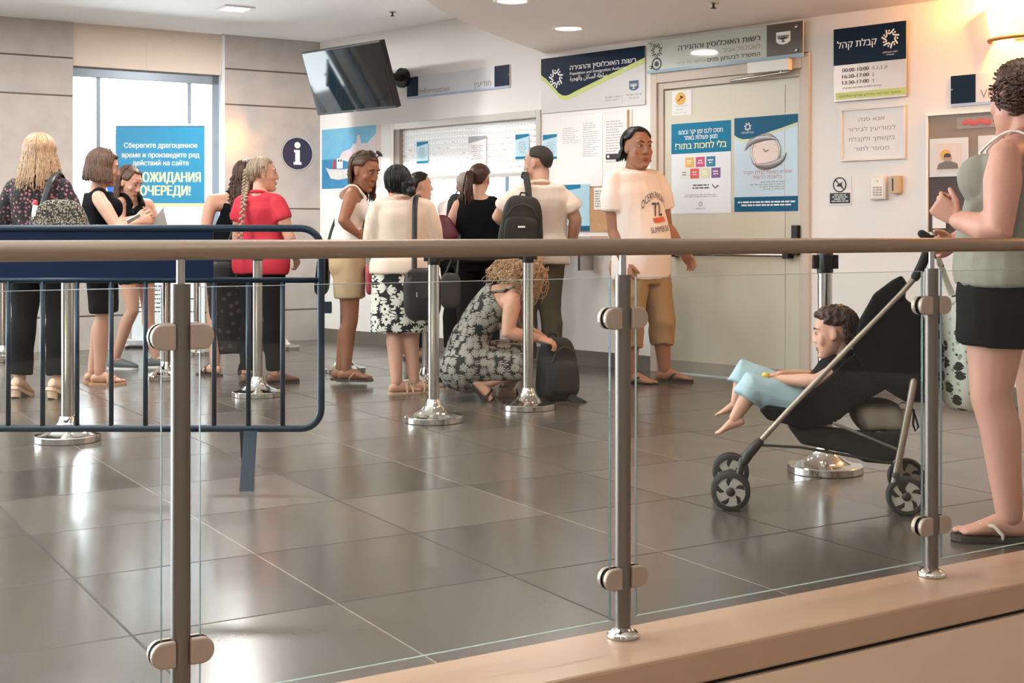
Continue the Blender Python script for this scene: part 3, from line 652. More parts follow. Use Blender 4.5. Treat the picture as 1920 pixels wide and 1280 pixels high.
for sg in (1, -1):
    pts = [V((cx+sg*rr*1.35*math.cos(a), -.006, cz+sg*rr*(.85*math.sin(a)*.9))) for a in [math.pi*(.95-.11*i) for i in range(7)]]
    b.tube(pts, [rr*.02, rr*.10, rr*.16, rr*.19, rr*.16, rr*.1, rr*.02], 8, flat=((0, 1, 0), 1, .15))
obj('swoosh', b, mat('swoosh_grey', '8d898b', .3, metal=.4), t, smooth=True)
RED = mat('print_red', 'b8606a', .6)
text(heb('שינויים בשעות קבלת הקהל'), RED, t, .53*w, .395*h, .036*h, .76*w, y=-.0025); text(heb('בלשכות הרשות'), RED, t, .53*w, .345*h, .036*h, .45*w, y=-.0025)
stripes(t, GREYT, .2*w, .8*w, .22*h, .32*h, 4, y=-.0022, seed=21, ragged='R', th=.3); stripes(t, WHT, .05*w, .97*w, .05*h, .115*h, 2, y=-.0032, seed=22, ragged='C', th=.5)

# ------------------------------------------------------------------ TV
def P3(px, py, d): return at(px, py, d)
tl, tr, br, bl = at(572, 97, 11.75), at(718, 76, 10.98), at(742, 200, 11.16), at(593, 217, 11.93)
c = (tl+tr+br+bl)/4; X = ((tr-tl)+(br-bl)).normalized(); Z = ((tl-bl)+(tr-br)); Z = (Z-X*Z.dot(X)).normalized(); Y = Z.cross(X)
w = ((tr-tl).length+(br-bl).length)/2; h = ((tl-bl).length+(tr-br).length)/2
t = thing('wall_tv', 'black flat TV tilted down from the wall beside the pale information sign', 'TV'); t.matrix_world = Matrix(((X.x, Y.x, Z.x, c.x), (X.y, Y.y, Z.y, c.y), (X.z, Y.z, Z.z, c.z), (0, 0, 0, 1)))
obj('casing', MB().bx(-w/2, w/2, -.015, .045, -h/2, h/2), BLK, t, bevel=.006)
obj('screen', MB().bx(-w/2+.014, w/2-.014, -.018, -.015, -h/2+.022, h/2-.014), mat('tv_screen', '050607', .05, spec=.5), t)
Rt = t.matrix_world.to_3x3(); wl = Rt.inverted() @ (-CN); lc = t.matrix_world.inverted() @ (A0+CD*1.0)
dist = (c-A0).dot(CN)
obj('wall_bracket', MB().tube([V((0, .045, .05)), V((0, .045, .05))+wl*(dist-.055)], .035, 10), mat('bracket_black', '222020', .5, metal=.4), t)
q = MB(); e0 = V((0, .045, .05))+wl*(dist-.012); q.tube([e0-wl*.05, e0], [.09, .09], 20, round_=False); obj('mounting_plate', q, mat('bracket_black', '222020'), t)
obj('logo_light', MB().box((0, -.019, -h/2+.01), (.05, .002, .006)), GREYT, t)

# ------------------------------------------------------------------ harbour poster
t, w, h = mount('harbour_poster', 'square poster of a white fishing boat in a blue harbour beside the stone wall', 'poster', rect(CD, 604, 242, 354, 714, 235, 350), out=.001)
def paint_mat(name, a, b_, sc=7):
    m = mat(name, a, .5); q = NT(m); g = q.n('TexCoord'); n = q.n('TexNoise'); n.inputs['Scale'].default_value = sc; n.inputs['Detail'].default_value = 5; n.inputs['Distortion'].default_value = 1.5
    q.l(g.outputs['Object'], n.inputs['Vector']); q.l(q.mix(n.outputs['Fac'], lin(a), lin(b_)), q.p.inputs['Base Color']); return m
plate('sheet', paint_mat('poster_sky', '4f9fca', '8cc4d8', 5), t, 0, .93*w, 0, h, y1=0, th=.002); plate('pink_edge', mat('poster_edge', 'dcc6bc', .5), t, .93*w, w, 0, h, y1=0, th=.002)
plate('sea', paint_mat('poster_sea', '1d6ea3', '4a93b8', 9), t, 0, .93*w, .0, .49*h, y1=-.002, th=.0005)
hs = paint_mat('poster_houses', 'e6dcdc', 'cbb7bd', 16)
obj('houses', MB().prism([(.30*w, .49*h), (.36*w, .60*h), (.42*w, .62*h), (.5*w, .64*h), (.55*w, .72*h), (.60*w, .73*h), (.62*w, .86*h), (.66*w, .87*h), (.68*w, .72*h), (.78*w, .72*h), (.86*w, .80*h), (.93*w, .86*h), (.93*w, .2*h), (.8*w, .3*h), (.5*w, .42*h)], -.0035, -.0025), hs, t)
bt = obj('boat_hull', MB().prism([(.07*w, .36*h), (.13*w, .33*h), (.40*w, .31*h), (.72*w, .36*h), (.66*w, .2*h), (.30*w, .14*h), (.16*w, .17*h)], -.0045, -.0036), paint_mat('hull_white', 'e4e4de', 'bdbcb4', 14), t)
obj('boat_cabin', MB().prism([(.27*w, .33*h), (.37*w, .33*h), (.37*w, .5*h), (.27*w, .5*h)], -.0054, -.0046), WHT, bt); obj('red_funnel', MB().prism([(.2*w, .32*h), (.235*w, .32*h), (.245*w, .47*h), (.205*w, .47*h)], -.0054, -.0046), mat('print_funnel', 'c0403f', .5), bt)
b = MB()
for x in (.29, .33): b.bx(x*w, (x+.025)*w, -.006, -.0054, .44*h, .48*h)
obj('cabin_windows', b, INK, bt)

# ------------------------------------------------------------------ service window: frame, shutter, desk, office behind
t = cframe(thing('service_window', 'grey framed service window with a half-lowered slatted shutter', 'service window'))
f = MB(); FM = mat('shutter_frame', 'b5aea6', .4, metal=.3)
f.bx(SW0-.03, SW0+.02, -.012, .12, SWB+.02, SWT+.03); f.bx(SW1-.02, SW1+.03, -.012, .12, SWB+.02, SWT+.03); f.bx(SW0+.02, SW1-.02, -.012, .12, SWT-.03, SWT+.03); obj('frame', f, FM, t, bevel=.003)
obj('side_jamb', MB().bx(SW0+.02, SW0+.09, .0, .12, SWB+.02, SWT-.03), mat('jamb_brown', '8d8276', .5), t)
shb = 1.545; n = 9; b = MB(); dots = MB(); zz = SWT-.03; dz = (zz-shb)/n
for i in range(n):
    z1 = zz-i*dz; z0 = z1-dz; m_ = (z0+z1)/2
    b.rings([[V((x, .047, z0+.001)), V((x, .0425, z0+dz*.2)), V((x, .041, m_)), V((x, .0425, z1-dz*.2)), V((x, .047, z1-.001)), V((x, .058, z1)), V((x, .058, z0))] for x in (SW0+.09, SW1-.02)])
obj('shutter', b, mat('shutter_slat', 'eceeec', .5), t)
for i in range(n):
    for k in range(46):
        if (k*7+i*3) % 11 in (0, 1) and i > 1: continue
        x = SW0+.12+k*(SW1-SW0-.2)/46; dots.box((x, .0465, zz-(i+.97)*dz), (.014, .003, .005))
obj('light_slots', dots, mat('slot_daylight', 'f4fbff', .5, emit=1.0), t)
obj('bottom_rail', MB().bx(SW0+.09, SW1-.02, .034, .062, shb-.03, shb), FM, t, bevel=.003)
# desk ledge
d0, d1 = hit(CD, 690)[0], hit(CD, 1140)[0]
t = cframe(thing('service_counter', 'pale counter ledge under the service window', 'counter')); obj('top', MB().bx(d0, d1, -.20, -.001, .985, 1.02), mat('counter_top', 'cfcac6', .35), t, bevel=.004)
for x in (d0+.15, (d0+d1)/2, d1-.15): obj('bracket', MB().prism([(x-.012, .984), (x+.012, .984), (x+.012, .75), (x-.012, .75)], -.17, -.016), STEEL, t)
bb = thing('counter_box', 'dark olive box standing at the near end of the pale counter ledge', 'box', cl(d0+.02, .06, 1.0205), CANG)
obj('body', MB().bx(0, .10, -.14, 0, 0, .15), mat('box_olive', '4b4a40', .5), bb, bevel=.006); obj('lid', MB().bx(-.004, .104, -.144, .004, .15, .162), mat('box_lid', '3a3931', .4), bb, bevel=.003)
# office
OW = mat('office_wall', 'e9edf0', .7)
o = MB(); o.bx(-.6, .0, .3, .32, 0, 2.7); o.bx(-.62, -.5, .55, 3.4, 0, .95); o.bx(-.62, -.5, .55, 3.4, 2.3, 2.7); o.bx(-.62, -.5, .55, .62, .95, 2.3); o.bx(4.0, 4.02, .23, 3.4, 0, 2.7); o.bx(-.6, 4.02, 3.4, 3.5, 0, .95); o.bx(-.6, 4.02, 3.4, 3.5, 2.3, 2.7)
cframe(struct('wall_office', o, OW)); cframe(struct('ceiling_office', MB().bx(-.6, 4.02, .23, 3.5, 2.7, 2.75), CEIL))
o = MB()
for k in range(7): x = -.58+k*.765; o.bx(x-.04, x+.04, 3.4, 3.48, .95, 2.3)
o.bx(-.6, 4.02, 3.4, 3.48, .95, 1.0); o.bx(-.6, 4.02, 3.4, 3.48, 2.24, 2.3)
for y_ in (.64, 1.25, 1.86, 2.47, 3.08, 3.38): o.bx(-.6, -.52, y_-.03, y_+.03, .95, 2.3)
o.bx(-.6, -.52, .62, 3.4, .95, .99); wn = cframe(prop(thing('window_2', None, None), kind='structure')); obj('window_frame', o, WF, wn)
lamp('office_lamp_light', 'AREA', cl(1.9, -1.4, 2.68), 90, NEUT, .6, shape='SQUARE')
t = cframe(thing('office_desk', 'office desk behind the service window', 'desk')); obj('top', MB().bx(.6, 3.4, .24, .95, .72, .75), mat('desk_top', 'c9c0b4', .4), t)
for x in (.65, 2.0, 3.3): obj('leg', MB().bx(x, x+.04, .3, .9, 0, .72), STEEL, t)
def monitor(px, lab):
    s, _ = hit(CD, px); t = thing('computer_monitor', lab, 'monitor', cl(s, -.62, .751), CANG+.35, 'monitors behind the service window')
    obj('casing', MB().bx(-.25, .25, -.0, .04, .16, .58), mat('monitor_grey', '4d565c', .4), t, bevel=.006); obj('stand', MB().tube([(0, .04, .3), (0, .07, .02)], .022, 10), BLK, t); obj('base', MB().bx(-.12, .12, -.05, .15, 0, .014), BLK, t, bevel=.004)
monitor(838, 'dark monitor seen through the service window between the queue and the ponytailed woman')
monitor(950, 'dark monitor seen through the service window beside the man with the backpack')
# papers taped on the shutter and beside it
def leaflet(px0, px1, py0, py1, label, head, body, out, seed, foot=None):
    t, w, h = mount('taped_leaflet', label, 'leaflet', rect(CD, px0, py0, py1, px1, py0-2, py1-1), out=out, group='leaflets on and beside the shutter')
    plate('sheet', body, t, 0, w, 0, h, y1=0, th=.0015); obj('heading', MB().prism([(0, .78*h), (w, .90*h), (w, h), (0, h)], -.0022, -.0015), head, t)
    if foot: plate('foot_band', foot, t, 0, w, 0, .1*h, y1=-.0015, th=.0006)
    stripes(t, GREYT, .15*w, .85*w, .22*h, .72*h, 8, y=-.0017, seed=seed, ragged='C', th=.3)
PB = mat('leaflet_blue', 'b7d9e6', .5); GRH = mat('leaflet_grey', '9fa2a5', .5)
leaflet(776, 797, 266, 306, 'pale blue leaflet taped at the near end of the shutter', TEAL, PB, -.036, 1, TEAL)
leaflet(873, 906, 256, 312, 'white leaflet with grey heading taped mid shutter', GRH, PAPER, -.036, 2)
leaflet(961, 986, 252, 298, 'blue-headed leaflet taped near the far edge of the shutter', TEAL, PB, -.036, 3, TEAL)
leaflet(1018.5, 1046, 253, 299, 'blue-headed leaflet taped on the wall right beside the window frame', TEAL, PB, .0015, 4, TEAL)
# notice sheets, cork board, poster
t, w, h = mount('notice_case', 'clear notice case with large white sheets under the navy board', 'notice board', rect(CD, 1046, 216, 352, 1186, 207, 346), out=.002)
plate('back', mat('case_back', 'e6e2de', .5), t, 0, w, 0, h, y1=0, th=.006); plate('wood_strip', mat('strip_wood', 'b58c5c', .6), t, .945*w, .965*w, .02*h, h, y1=-.006, th=.008)
q = plate('large_sheet', mat('sheet_white', 'efefed', .15), t, .0, .62*w, .0, .985*h, y1=-.006, th=.003); stripes(q, GREYT, .08*w, .34*w, .6*h, .83*h, 9, y=-.0092, seed=31, th=.2); stripes(q, GREYT, .36*w, .58*w, .4*h, .88*h, 16, y=-.0092, seed=32, th=.2)
q = plate('small_sheet', PAPER, t, .63*w, .94*w, .06*h, .97*h, y1=-.006, th=.003); stripes(q, GREYT, .67*w, .9*w, .3*h, .88*h, 16, y=-.0092, seed=33, th=.22)
t, w, h = mount('label_holder', 'black clip with a white dot on the notice case beside the frowning man\'s hair', 'clip', rect(CD, 1139, 289, 299, 1166, 288, 297), out=.012)
obj('bar', MB().bx(0, w, -.012, 0, 0, h), BLK, t, bevel=.006); obj('dot', MB().lathe((.2*w, -.012, .5*h), [(.3*h, 0), (.3*h, .002)], 14, axis=(0, -1, 0)), WHT, t)
t, w, h = mount('cork_board', 'tan cork board low on the wall between the two men', 'cork board', rect(CD, 1090, 352, 434, 1152, 350, 434), out=.002)
plate('cork', mat('cork', 'c49a72', .9, bump=.4, vary=.12, vscale=60), t, 0, w, 0, h, y1=0, th=.01); 
t, w, h = mount('pinned_sheet', 'small white sheet pinned on the tan cork board', 'paper', rect(CD, 1116, 352, 393, 1136, 352, 393), out=.0135); plate('sheet', PAPER, t, 0, w, 0, h, y1=0, th=.001); stripes(t, GREYT, .1*w, .9*w, .1*h, .9*h, 7, y=-.0012, seed=5)
t, w, h = mount('blue_poster', 'pale blue poster with teal head and foot behind the man in the polo shirt', 'poster', rect(CD, 1052, 344, 433, 1108, 348, 433), out=.0135)
plate('sheet', mat('poster_blue', 'a9cedd', .4), t, 0, w, 0, h, y1=0, th=.002); plate('teal_foot', DT_, t, 0, w, 0, .11*h, y1=-.002, th=.001); obj('teal_head', MB().prism([(0, .86*h), (.7*w, .92*h), (.7*w, h), (0, h)], -.003, -.002), TEAL, t)
obj('silver_swoosh', MB().tube([(.55*w, -.003, .74*h), (.7*w, -.003, .66*h), (.72*w, -.003, .56*h)], .012, 6, flat=((0, 1, 0), 1, .1)), SILVER, t)

# ------------------------------------------------------------------ things on the stone wall
t, w, h = mount('information_disc', 'round navy disc with a white letter i on the stone wall', 'sign', rect(WD, 527, 256, 318, 587, 258, 320), 'w', .001)
c = V((w/2, 0, h/2)); r = (w+h)/4
obj('disc', MB().lathe(c, [(r, 0), (r, .006)], 48, axis=(0, -1, 0)), mat('disc_navy', '1c2747', .35), t)
obj('white_ring', MB().lathe(c+V((0, -.006, 0)), [(r*.985, 0), (r*.985, .001), (r*.955, .001), (r*.955, 0)], 48, axis=(0, -1, 0), ring=True), WHT, t)
b = MB(); b.lathe(c+V((0, -.0062, r*.5)), [(r*.19, 0), (r*.19, .001)], 20, axis=(0, -1, 0))
x, z = c.x, c.z; b.prism([(x-.22*r, z+.22*r), (x+.15*r, z+.22*r), (x+.15*r, z-.5*r), (x+.25*r, z-.5*r), (x+.25*r, z-.66*r), (x-.25*r, z-.66*r), (x-.25*r, z-.5*r), (x-.14*r, z-.5*r), (x-.14*r, z+.07*r), (x-.22*r, z+.07*r)], -.0075, -.0062); obj('letter_i', b, WHT, t)

# roll-up banner in front of the window
dB = F*EYE/(652-HZ); xl, xr = (217-960)/F*dB, (384-960)/F*dB; top = EYE+(HZ-233)/F*dB
t = thing('roll_up_banner', 'blue roll-up banner with white and yellow lettering standing before the window', 'banner', (xl, dB, 0)); w = xr-xl; h = top
obj('base', MB().bx(-.02, w+.02, -.06, .06, .02, .085), mat('alu', 'c9c9c8', .3, metal=.7), t, bevel=.012)
for x in (.1, w-.1): obj('foot', MB().bx(x-.03, x+.03, -.15, .15, 0, .02), STEEL, t)
obj('pole', MB().tube([(w/2, .03, .06), (w/2, .03, h-.01)], .009, 8), STEEL, t)
obj('sheet', MB().bx(0, w, -.002, 0, .085, h-.01), mat('banner_white', 'e3e9ec', .4), t); obj('top_rail', MB().bx(-.004, w+.004, -.01, .012, h-.018, h+.006), mat('alu', 'c9c9c8'), t, bevel=.003)
zb = EYE+(HZ-381)/F*dB; m = mat('banner_blue', '1b83ad', .35, bump=.15, bscale=3); plate('blue_field', m, t, 0, w, zb, h-.018, y1=-.002, th=.001); plate('yellow_line', mat('banner_lime', 'd5dba0', .5), t, 0, w, zb-.03, zb, y1=-.002, th=.001)
def zr(py): return EYE+(HZ-py)/F*dB
def xr_(px): return (px-960)/F*dB-xl
for s, x0, x1, py in (('Сберегите драгоценное', 233, 370, 277), ('время и произведите ряд', 229, 374, 295), ('действий на сайте', 249, 354, 310)): text(s, WHT, t, xr_((x0+x1)/2), zr(py), .045, (x1-x0)/F*dB, y=-.0035, bold=.014)
text('БЕЗ', YEL, t, xr_(244), zr(340), .085, .13, y=-.0035, bold=.03); text('ОЖИДАНИЯ', YEL, t, xr_(322), zr(341), .085, (376-268)/F*dB, y=-.0035, bold=.03); text('ОЧЕРЕДИ!', YEL, t, xr_(310), zr(366), .085, (357-263)/F*dB, y=-.0035, bold=.03)
stripes(t, INK, xr_(238), xr_(370), zr(588), zr(532), 7, y=-.0025, seed=41, ragged='C', th=.28)
# flag leaning behind the banner
t = thing('flag_on_pole', 'white and blue flag on a slanting pole behind the blue banner', 'flag', at(188, 300, dB+.35))
p0, p1 = at(172, 330, dB+.35), at(216, 246, dB+.35); off = t.location
obj('pole', MB().tube([p0-off, p1-off], .008, 8), mat('pole_white', 'd8d8d6', .4), t)
b = MB(); n = 9; rs = [[], []]
for i in range(n):
    u = i/(n-1); x = .02*math.sin(u*9)
    for k, zz in enumerate((0, 1)): pass
g = [[(p1-off)*(1-u)+(p0-off)*u+V((.0+.10*v+.02*math.sin(u*8+v*3), -.02+.015*math.sin(v*9), -.55*v)) for v in [j/8 for j in range(9)]] for u in [i/8*.55 for i in range(9)]]
vs = [p for r_ in g for p in r_]; vs2 = [p+V((0, .003, 0)) for p in vs]; fs = [(i*9+j, i*9+j+1, (i+1)*9+j+1, (i+1)*9+j) for i in range(8) for j in range(8)]
b.add(vs, fs); b.add(vs2, [f[::-1] for f in fs]); fm = mat('flag_cloth', 'e6eaf0', .8); q = NT(fm); gt = q.n('TexCoord'); sp = q.n('SeparateXYZ'); q.l(gt.outputs['Object'], sp.inputs[0])
q.l(q.mix(q.math('LESS_THAN', q.math('ABSOLUTE', q.math('ADD', sp.outputs[2], .28)), .05), lin('e6eaf0'), lin('2c62b8')), q.p.inputs['Base Color']); obj('cloth', b, fm, t, smooth=True)

# ------------------------------------------------------------------ people
def catm(P, t):
    n = len(P)-1; x = min(max(t, 0), 1)*n; i = min(int(x), n-1); u = x-i
    p1, p2 = P[i], P[i+1]; p0 = P[i-1] if i > 0 else p1*2-p2; p3 = P[i+2] if i+2 <= n else p2*2-p1
    return .5*((2*p1)+(p2-p0)*u+(2*p0-5*p1+4*p2-p3)*u*u+(3*p1-p0-3*p2+p3)*u**3)
def lerp_tab(T, t):
    if t <= T[0][0]: return T[0][1:]
    for a, b in zip(T, T[1:]):
        if t <= b[0]:
            u = (t-a[0])/(b[0]-a[0]); u = u*u*(3-2*u)*.5+u*.5
            return [x+(y-x)*u for x, y in zip(a[1:], b[1:])]
    return T[-1][1:]
TOR_F = [(-.22, .165, .095, .105), (-.1, .178, .098, .118), (.05, .178, .10, .125), (.22, .16, .098, .108), (.40, .128, .086, .084), (.55, .132, .092, .09), (.70, .148, .108, .098), (.82, .158, .098, .098), (.92, .135, .074, .084), (1.0, .072, .058, .062)]
TOR_M = [(-.22, .165, .10, .10), (-.1, .17, .105, .112), (.05, .168, .108, .115), (.22, .158, .11, .10), (.40, .152, .112, .092), (.55, .16, .115, .10), (.70, .178, .12, .112), (.82, .188, .112, .11), (.92, .16, .085, .095), (1.0, .082, .066, .07)]
class Body: pass
def av(a): return V((math.cos(math.radians(a)), math.sin(math.radians(a)), 0))
def rotv(v, ax, a): return Quaternion(ax, math.radians(a)) @ v
def skeleton(base, phi, H, sex='f', girth=1.0, pose=None, twist=0, hyaw=0, hpitch=0, hroll=0, toe=(8, -8), belly=0, bust=1, bustt=.70, headk=1.07, limb=1.0, shoe=.015, heel=0, headonly=False):
    S = Body(); S.base = V(base); S.k = k = H/1.70; S.sex = sex; S.girth = girth; S.limb = limb; S.belly = belly; S.bust = bust; S.bustt = bustt; S.shoe = shoe; S.heel = heel; S.H = H
    S.f = f = av(phi); S.r = r = av(phi-90); u = V((0, 0, 1)); S.phi = phi
    sw = .165 if sex == 'f' else .195
    if girth > 1.12: sw *= 1.04
    J = dict(pelvis=(0, 0, .93), waist=(0, .01, 1.08), chest=(0, -.012, 1.26), neck=(0, -.022, 1.425), head=(0, .02, 1.585),
             shR=(sw, -.02, 1.362), shL=(-sw, -.02, 1.362), elR=(sw+.055*girth, -.045, 1.10), elL=(-sw-.055*girth, -.045, 1.10), wrR=(sw+.06*girth, .03, .865), wrL=(-sw-.06*girth, .03, .865),
             hpR=(.088, 0, .90), hpL=(-.088, 0, .90), knR=(.095, .018, .485), knL=(-.095, .018, .485), anR=(.095, -.02, .075+(heel+shoe)/k), anL=(-.095, -.02, .075+(heel+shoe)/k))
    pose = dict(pose or {})
    for key in list(J):
        p = pose.get(key, J[key])
        if isinstance(p, Vector): setattr(S, key, p-S.base)
        else: setattr(S, key, (r*p[0]+f*p[1]+u*p[2])*k)
    S.hr = pose.get('hr', r); S.sr = pose.get('sr', av(phi-90+twist))
    if twist and 'shR' not in pose:
        for sd, sg in (('R', 1), ('L', -1)): 
            d = getattr(S, 'sh'+sd)-S.neck; d2 = Quaternion((0, 0, 1), math.radians(twist)) @ d; 
            for nm in ('sh', 'el', 'wr'):
                if nm+sd not in pose: setattr(S, nm+sd, getattr(S, nm+sd)-d+d2)
    S.hf = av(phi+hyaw); S.hx = av(phi+hyaw-90); S.hu = V((0, 0, 1))
    q = Quaternion(S.hx, math.radians(-hpitch)); S.hf = q @ S.hf; S.hu = q @ S.hu
    q = Quaternion(S.hf, math.radians(hroll)); S.hx = q @ S.hx; S.hu = q @ S.hu
    S.hk = k*headk*1.0; S.toe = {'R': av(phi-toe[0]), 'L': av(phi-toe[1])}
    S.hand = pose.get('hand', {}); S.spine = [S.pelvis, S.waist, S.chest, S.neck]; S.footpitch = pose.get('foot', {})
    return S
def tsec(S, t, infl=0, ease=0, scale=1):
    k, g = S.k, S.girth
    w, df, db = lerp_tab(TOR_F if S.sex == 'f' else TOR_M, t)
    gg = 1+(g-1)*(1 if t < .85 else max(0, 1-(t-.85)/.15)*.6)
    w *= gg; df *= 1+(g-1)*1.5*(1 if t < .8 else .3); db *= gg
    df += S.belly*math.exp(-((t-.33)/.24)**2)
    if ease: w = max(w, ease*gg); df = max(df, ease*.62*gg); db = max(db, ease*.6*gg)
    w, df, db = w*k*scale+infl, df*k*scale+infl, db*k*scale+infl
    if t >= 0:
        c = catm(S.spine, t); d = (catm(S.spine, min(1, t+.02))-catm(S.spine, max(0, t-.02))).normalized()
    else:
        d = (catm(S.spine, .03)-S.spine[0]).normalized(); d = (d+V((0, 0, 1))).normalized() if d.z > .3 else d; c = S.spine[0]+d*t*.5*k
    rt = S.hr.lerp(S.sr, min(max(t, 0), 1)); X = (rt-d*rt.dot(d)).normalized(); Y = d.cross(X)
    return c, X*w, Y*df, Y*db
def torso(mb, S, t0, t1, infl=0, ease=0, n=9, scale=1, flare=0):
    mb.loft([tsec(S, t0+(t1-t0)*i/n, infl+flare*max(0, min(1, (.26-(t0+(t1-t0)*i/n))/.2)), ease, scale) for i in range(n+1)], 22)
def limbpts(a, b, c):
    return [a, a.lerp(b, .33), a.lerp(b, .7), b, b.lerp(c, .25), b.lerp(c, .6), c]
ARM = (.048, .050, .043, .039, .041, .034, .0265)
LEG = (.092, .082, .067, .055, .056, .046, .036)
def arm(mb, S, sd, infl=0, end=2.0, k=1):
    a, b, c = getattr(S, 'sh'+sd), getattr(S, 'el'+sd), getattr(S, 'wr'+sd); P = limbpts(a, b, c); m = 1.0 if S.sex == 'f' else 1.16; P[0] = P[0]-V((0, 0, .012*S.k))
    rr = [x*S.k*m*(1+(S.girth-1)*1.0)*S.limb*k+infl*min(1, .45+.8*tt) for x, tt in zip(ARM, (0, .33, .7, 1, 1.25, 1.6, 2))]; rr[0] = S.k*.047*S.girth**.5+infl*.4; cut(mb, P, rr, end)
def cut(mb, P, rr, end):
    if end < 2:
        T = [0, .33, .7, 1, 1.25, 1.6, 2]; Q = [P[0]]; q = [rr[0]]
        for i in range(1, 7):
            if T[i] < end-.02: Q.append(P[i]); q.append(rr[i])
            else:
                u = (end-T[i-1])/(T[i]-T[i-1]); Q.append(P[i-1].lerp(P[i], u)); q.append(rr[i-1]+(rr[i]-rr[i-1])*u); break
        # flat end for a hem
        mb.tube(Q, q, 14, round_=False); mb.ell(Q[0], V((q[0], 0, 0)), V((0, q[0], 0)), V((0, 0, q[0])))
    else: mb.tube(P, rr, 14)
def legline(S, sd):
    a, b, c = getattr(S, 'hp'+sd), getattr(S, 'kn'+sd), getattr(S, 'an'+sd); P = limbpts(a, b, c)
    bk = (b-a).normalized()+(b-c).normalized()
    bk = -bk.normalized()*.014 if bk.length > .12 else -S.toe[sd]*.014
    P[4] = P[4]+bk*S.k*1.1; P[5] = P[5]+bk*S.k*.5
    return P
def leg(mb, S, sd, infl=0, end=2.0, prof=None):
    g = 1+(S.girth-1)*.9; m = 1.0 if S.sex == 'f' else 1.02
    rr = [x*S.k*g*m*S.limb+infl for x in LEG]
    if prof: rr = [max(a, b*S.k) for a, b in zip(rr, prof)]
    cut(mb, legline(S, sd), rr, end)
def foot(mb, S, sd, off=None):
    an = getattr(S, 'an'+sd); t = S.toe[sd]; k = S.k*.98; pit = S.footpitch.get(sd, 0)
    side = V((t.y, -t.x, 0)); f = t; u = V((0, 0, 1))
    if pit: q = Quaternion(side, math.radians(-pit)); f = q @ t; u = q @ u
    o = an-u*(.072*k)
    def p(y, z): return o+f*y*k+u*z*k
    mb.loft([(p(y, z), side*w*k, u*h*k, u*h*k) for y, z, w, h in ((-.062, .028, .012, .014), (-.055, .03, .024, .026), (-.03, .036, .032, .034), (.01, .045, .033, .045), (.05, .04, .035, .038), (.09, .029, .040, .028), (.125, .02, .044, .02), (.15, .016, .043, .015), (.16, .014, .036, .011))], 16)
    inn = -1 if sd == 'R' else 1
    for i, (x, L, r_) in enumerate(((.030, .035, .0125), (.012, .036, .0092), (-.004, .030, .0085), (-.019, .022, .008), (-.032, .012, .0075))):
        b = p(.145-.008*i*(i > 1), .013)+side*inn*x*k; mb.tube([b, b+f*L*k*.6+u*.002, b+f*L*k-u*.002], [r_*k, r_*k, r_*.85*k], 8)
    S.__dict__['foot'+sd] = (p, side, f, u, k)
def hand(mb, S, sd, d=None, pn=None, curl=25, spread=1.0, thumb=30):
    wr = getattr(S, 'wr'+sd); k = S.k*(1.0 if S.sex == 'f' else 1.08)
    if d is None: d = (wr-getattr(S, 'el'+sd)).normalized()
    d = d.normalized()
    if pn is None: pn = (S.r if sd == 'L' else -S.r)
    pn = (pn-d*pn.dot(d)).normalized(); s = d.cross(pn)          # s: across the palm
    if sd == 'L': s = -s
    # s must point to the thumb
    mb.loft([(wr+d*y*k+pn*z*k, s*w*k, pn*h*k, pn*h*k) for y, w, h, z in ((-.02, .024, .02, 0), (.0, .026, .019, 0), (.03, .036, .018, .001), (.06, .042, .016, .001), (.085, .042, .013, 0), (.094, .036, .009, 0))], 14)
    for i, (x, L, r_) in enumerate(((.030, .070, .0088), (.0105, .078, .0092), (-.0095, .072, .0088), (-.028, .057, .0078))):
        b = wr+d*.085*k+s*x*k; a = math.radians(curl*(1+.12*i)); dd = d; P = [b-d*.012*k]; q = Quaternion(s if True else s, 0)
        cur = b; P.append(cur); ax = d.cross(pn).normalized()
        for j, fr in enumerate((.45, .32, .23)):
            dd = Quaternion(ax, a*(.8 if j == 0 else 1.0)) @ dd; dd = (dd+s*x*.6*spread).normalized(); cur = cur+dd*L*fr*k; P.append(cur)
        mb.tube(P, [r_*k, r_*k, r_*.97*k, r_*.9*k, r_*.78*k], 8)
    b = wr+d*.022*k+s*.026*k; t1 = (d*.75+s*.62+pn*.35*(thumb/30)).normalized(); t2 = (d*.9+s*.25+pn*.45*(thumb/30)).normalized()
    mb.tube([b-t1*.01*k, b+t1*.032*k, b+t1*.032*k+t2*.028*k, b+t1*.032*k+t2*.05*k], [.014*k, .0115*k, .0100*k, .0082*k], 8)
def headp(S, x, y, z): return S.head+(S.hx*x+S.hf*y+S.hu*z)*S.hk
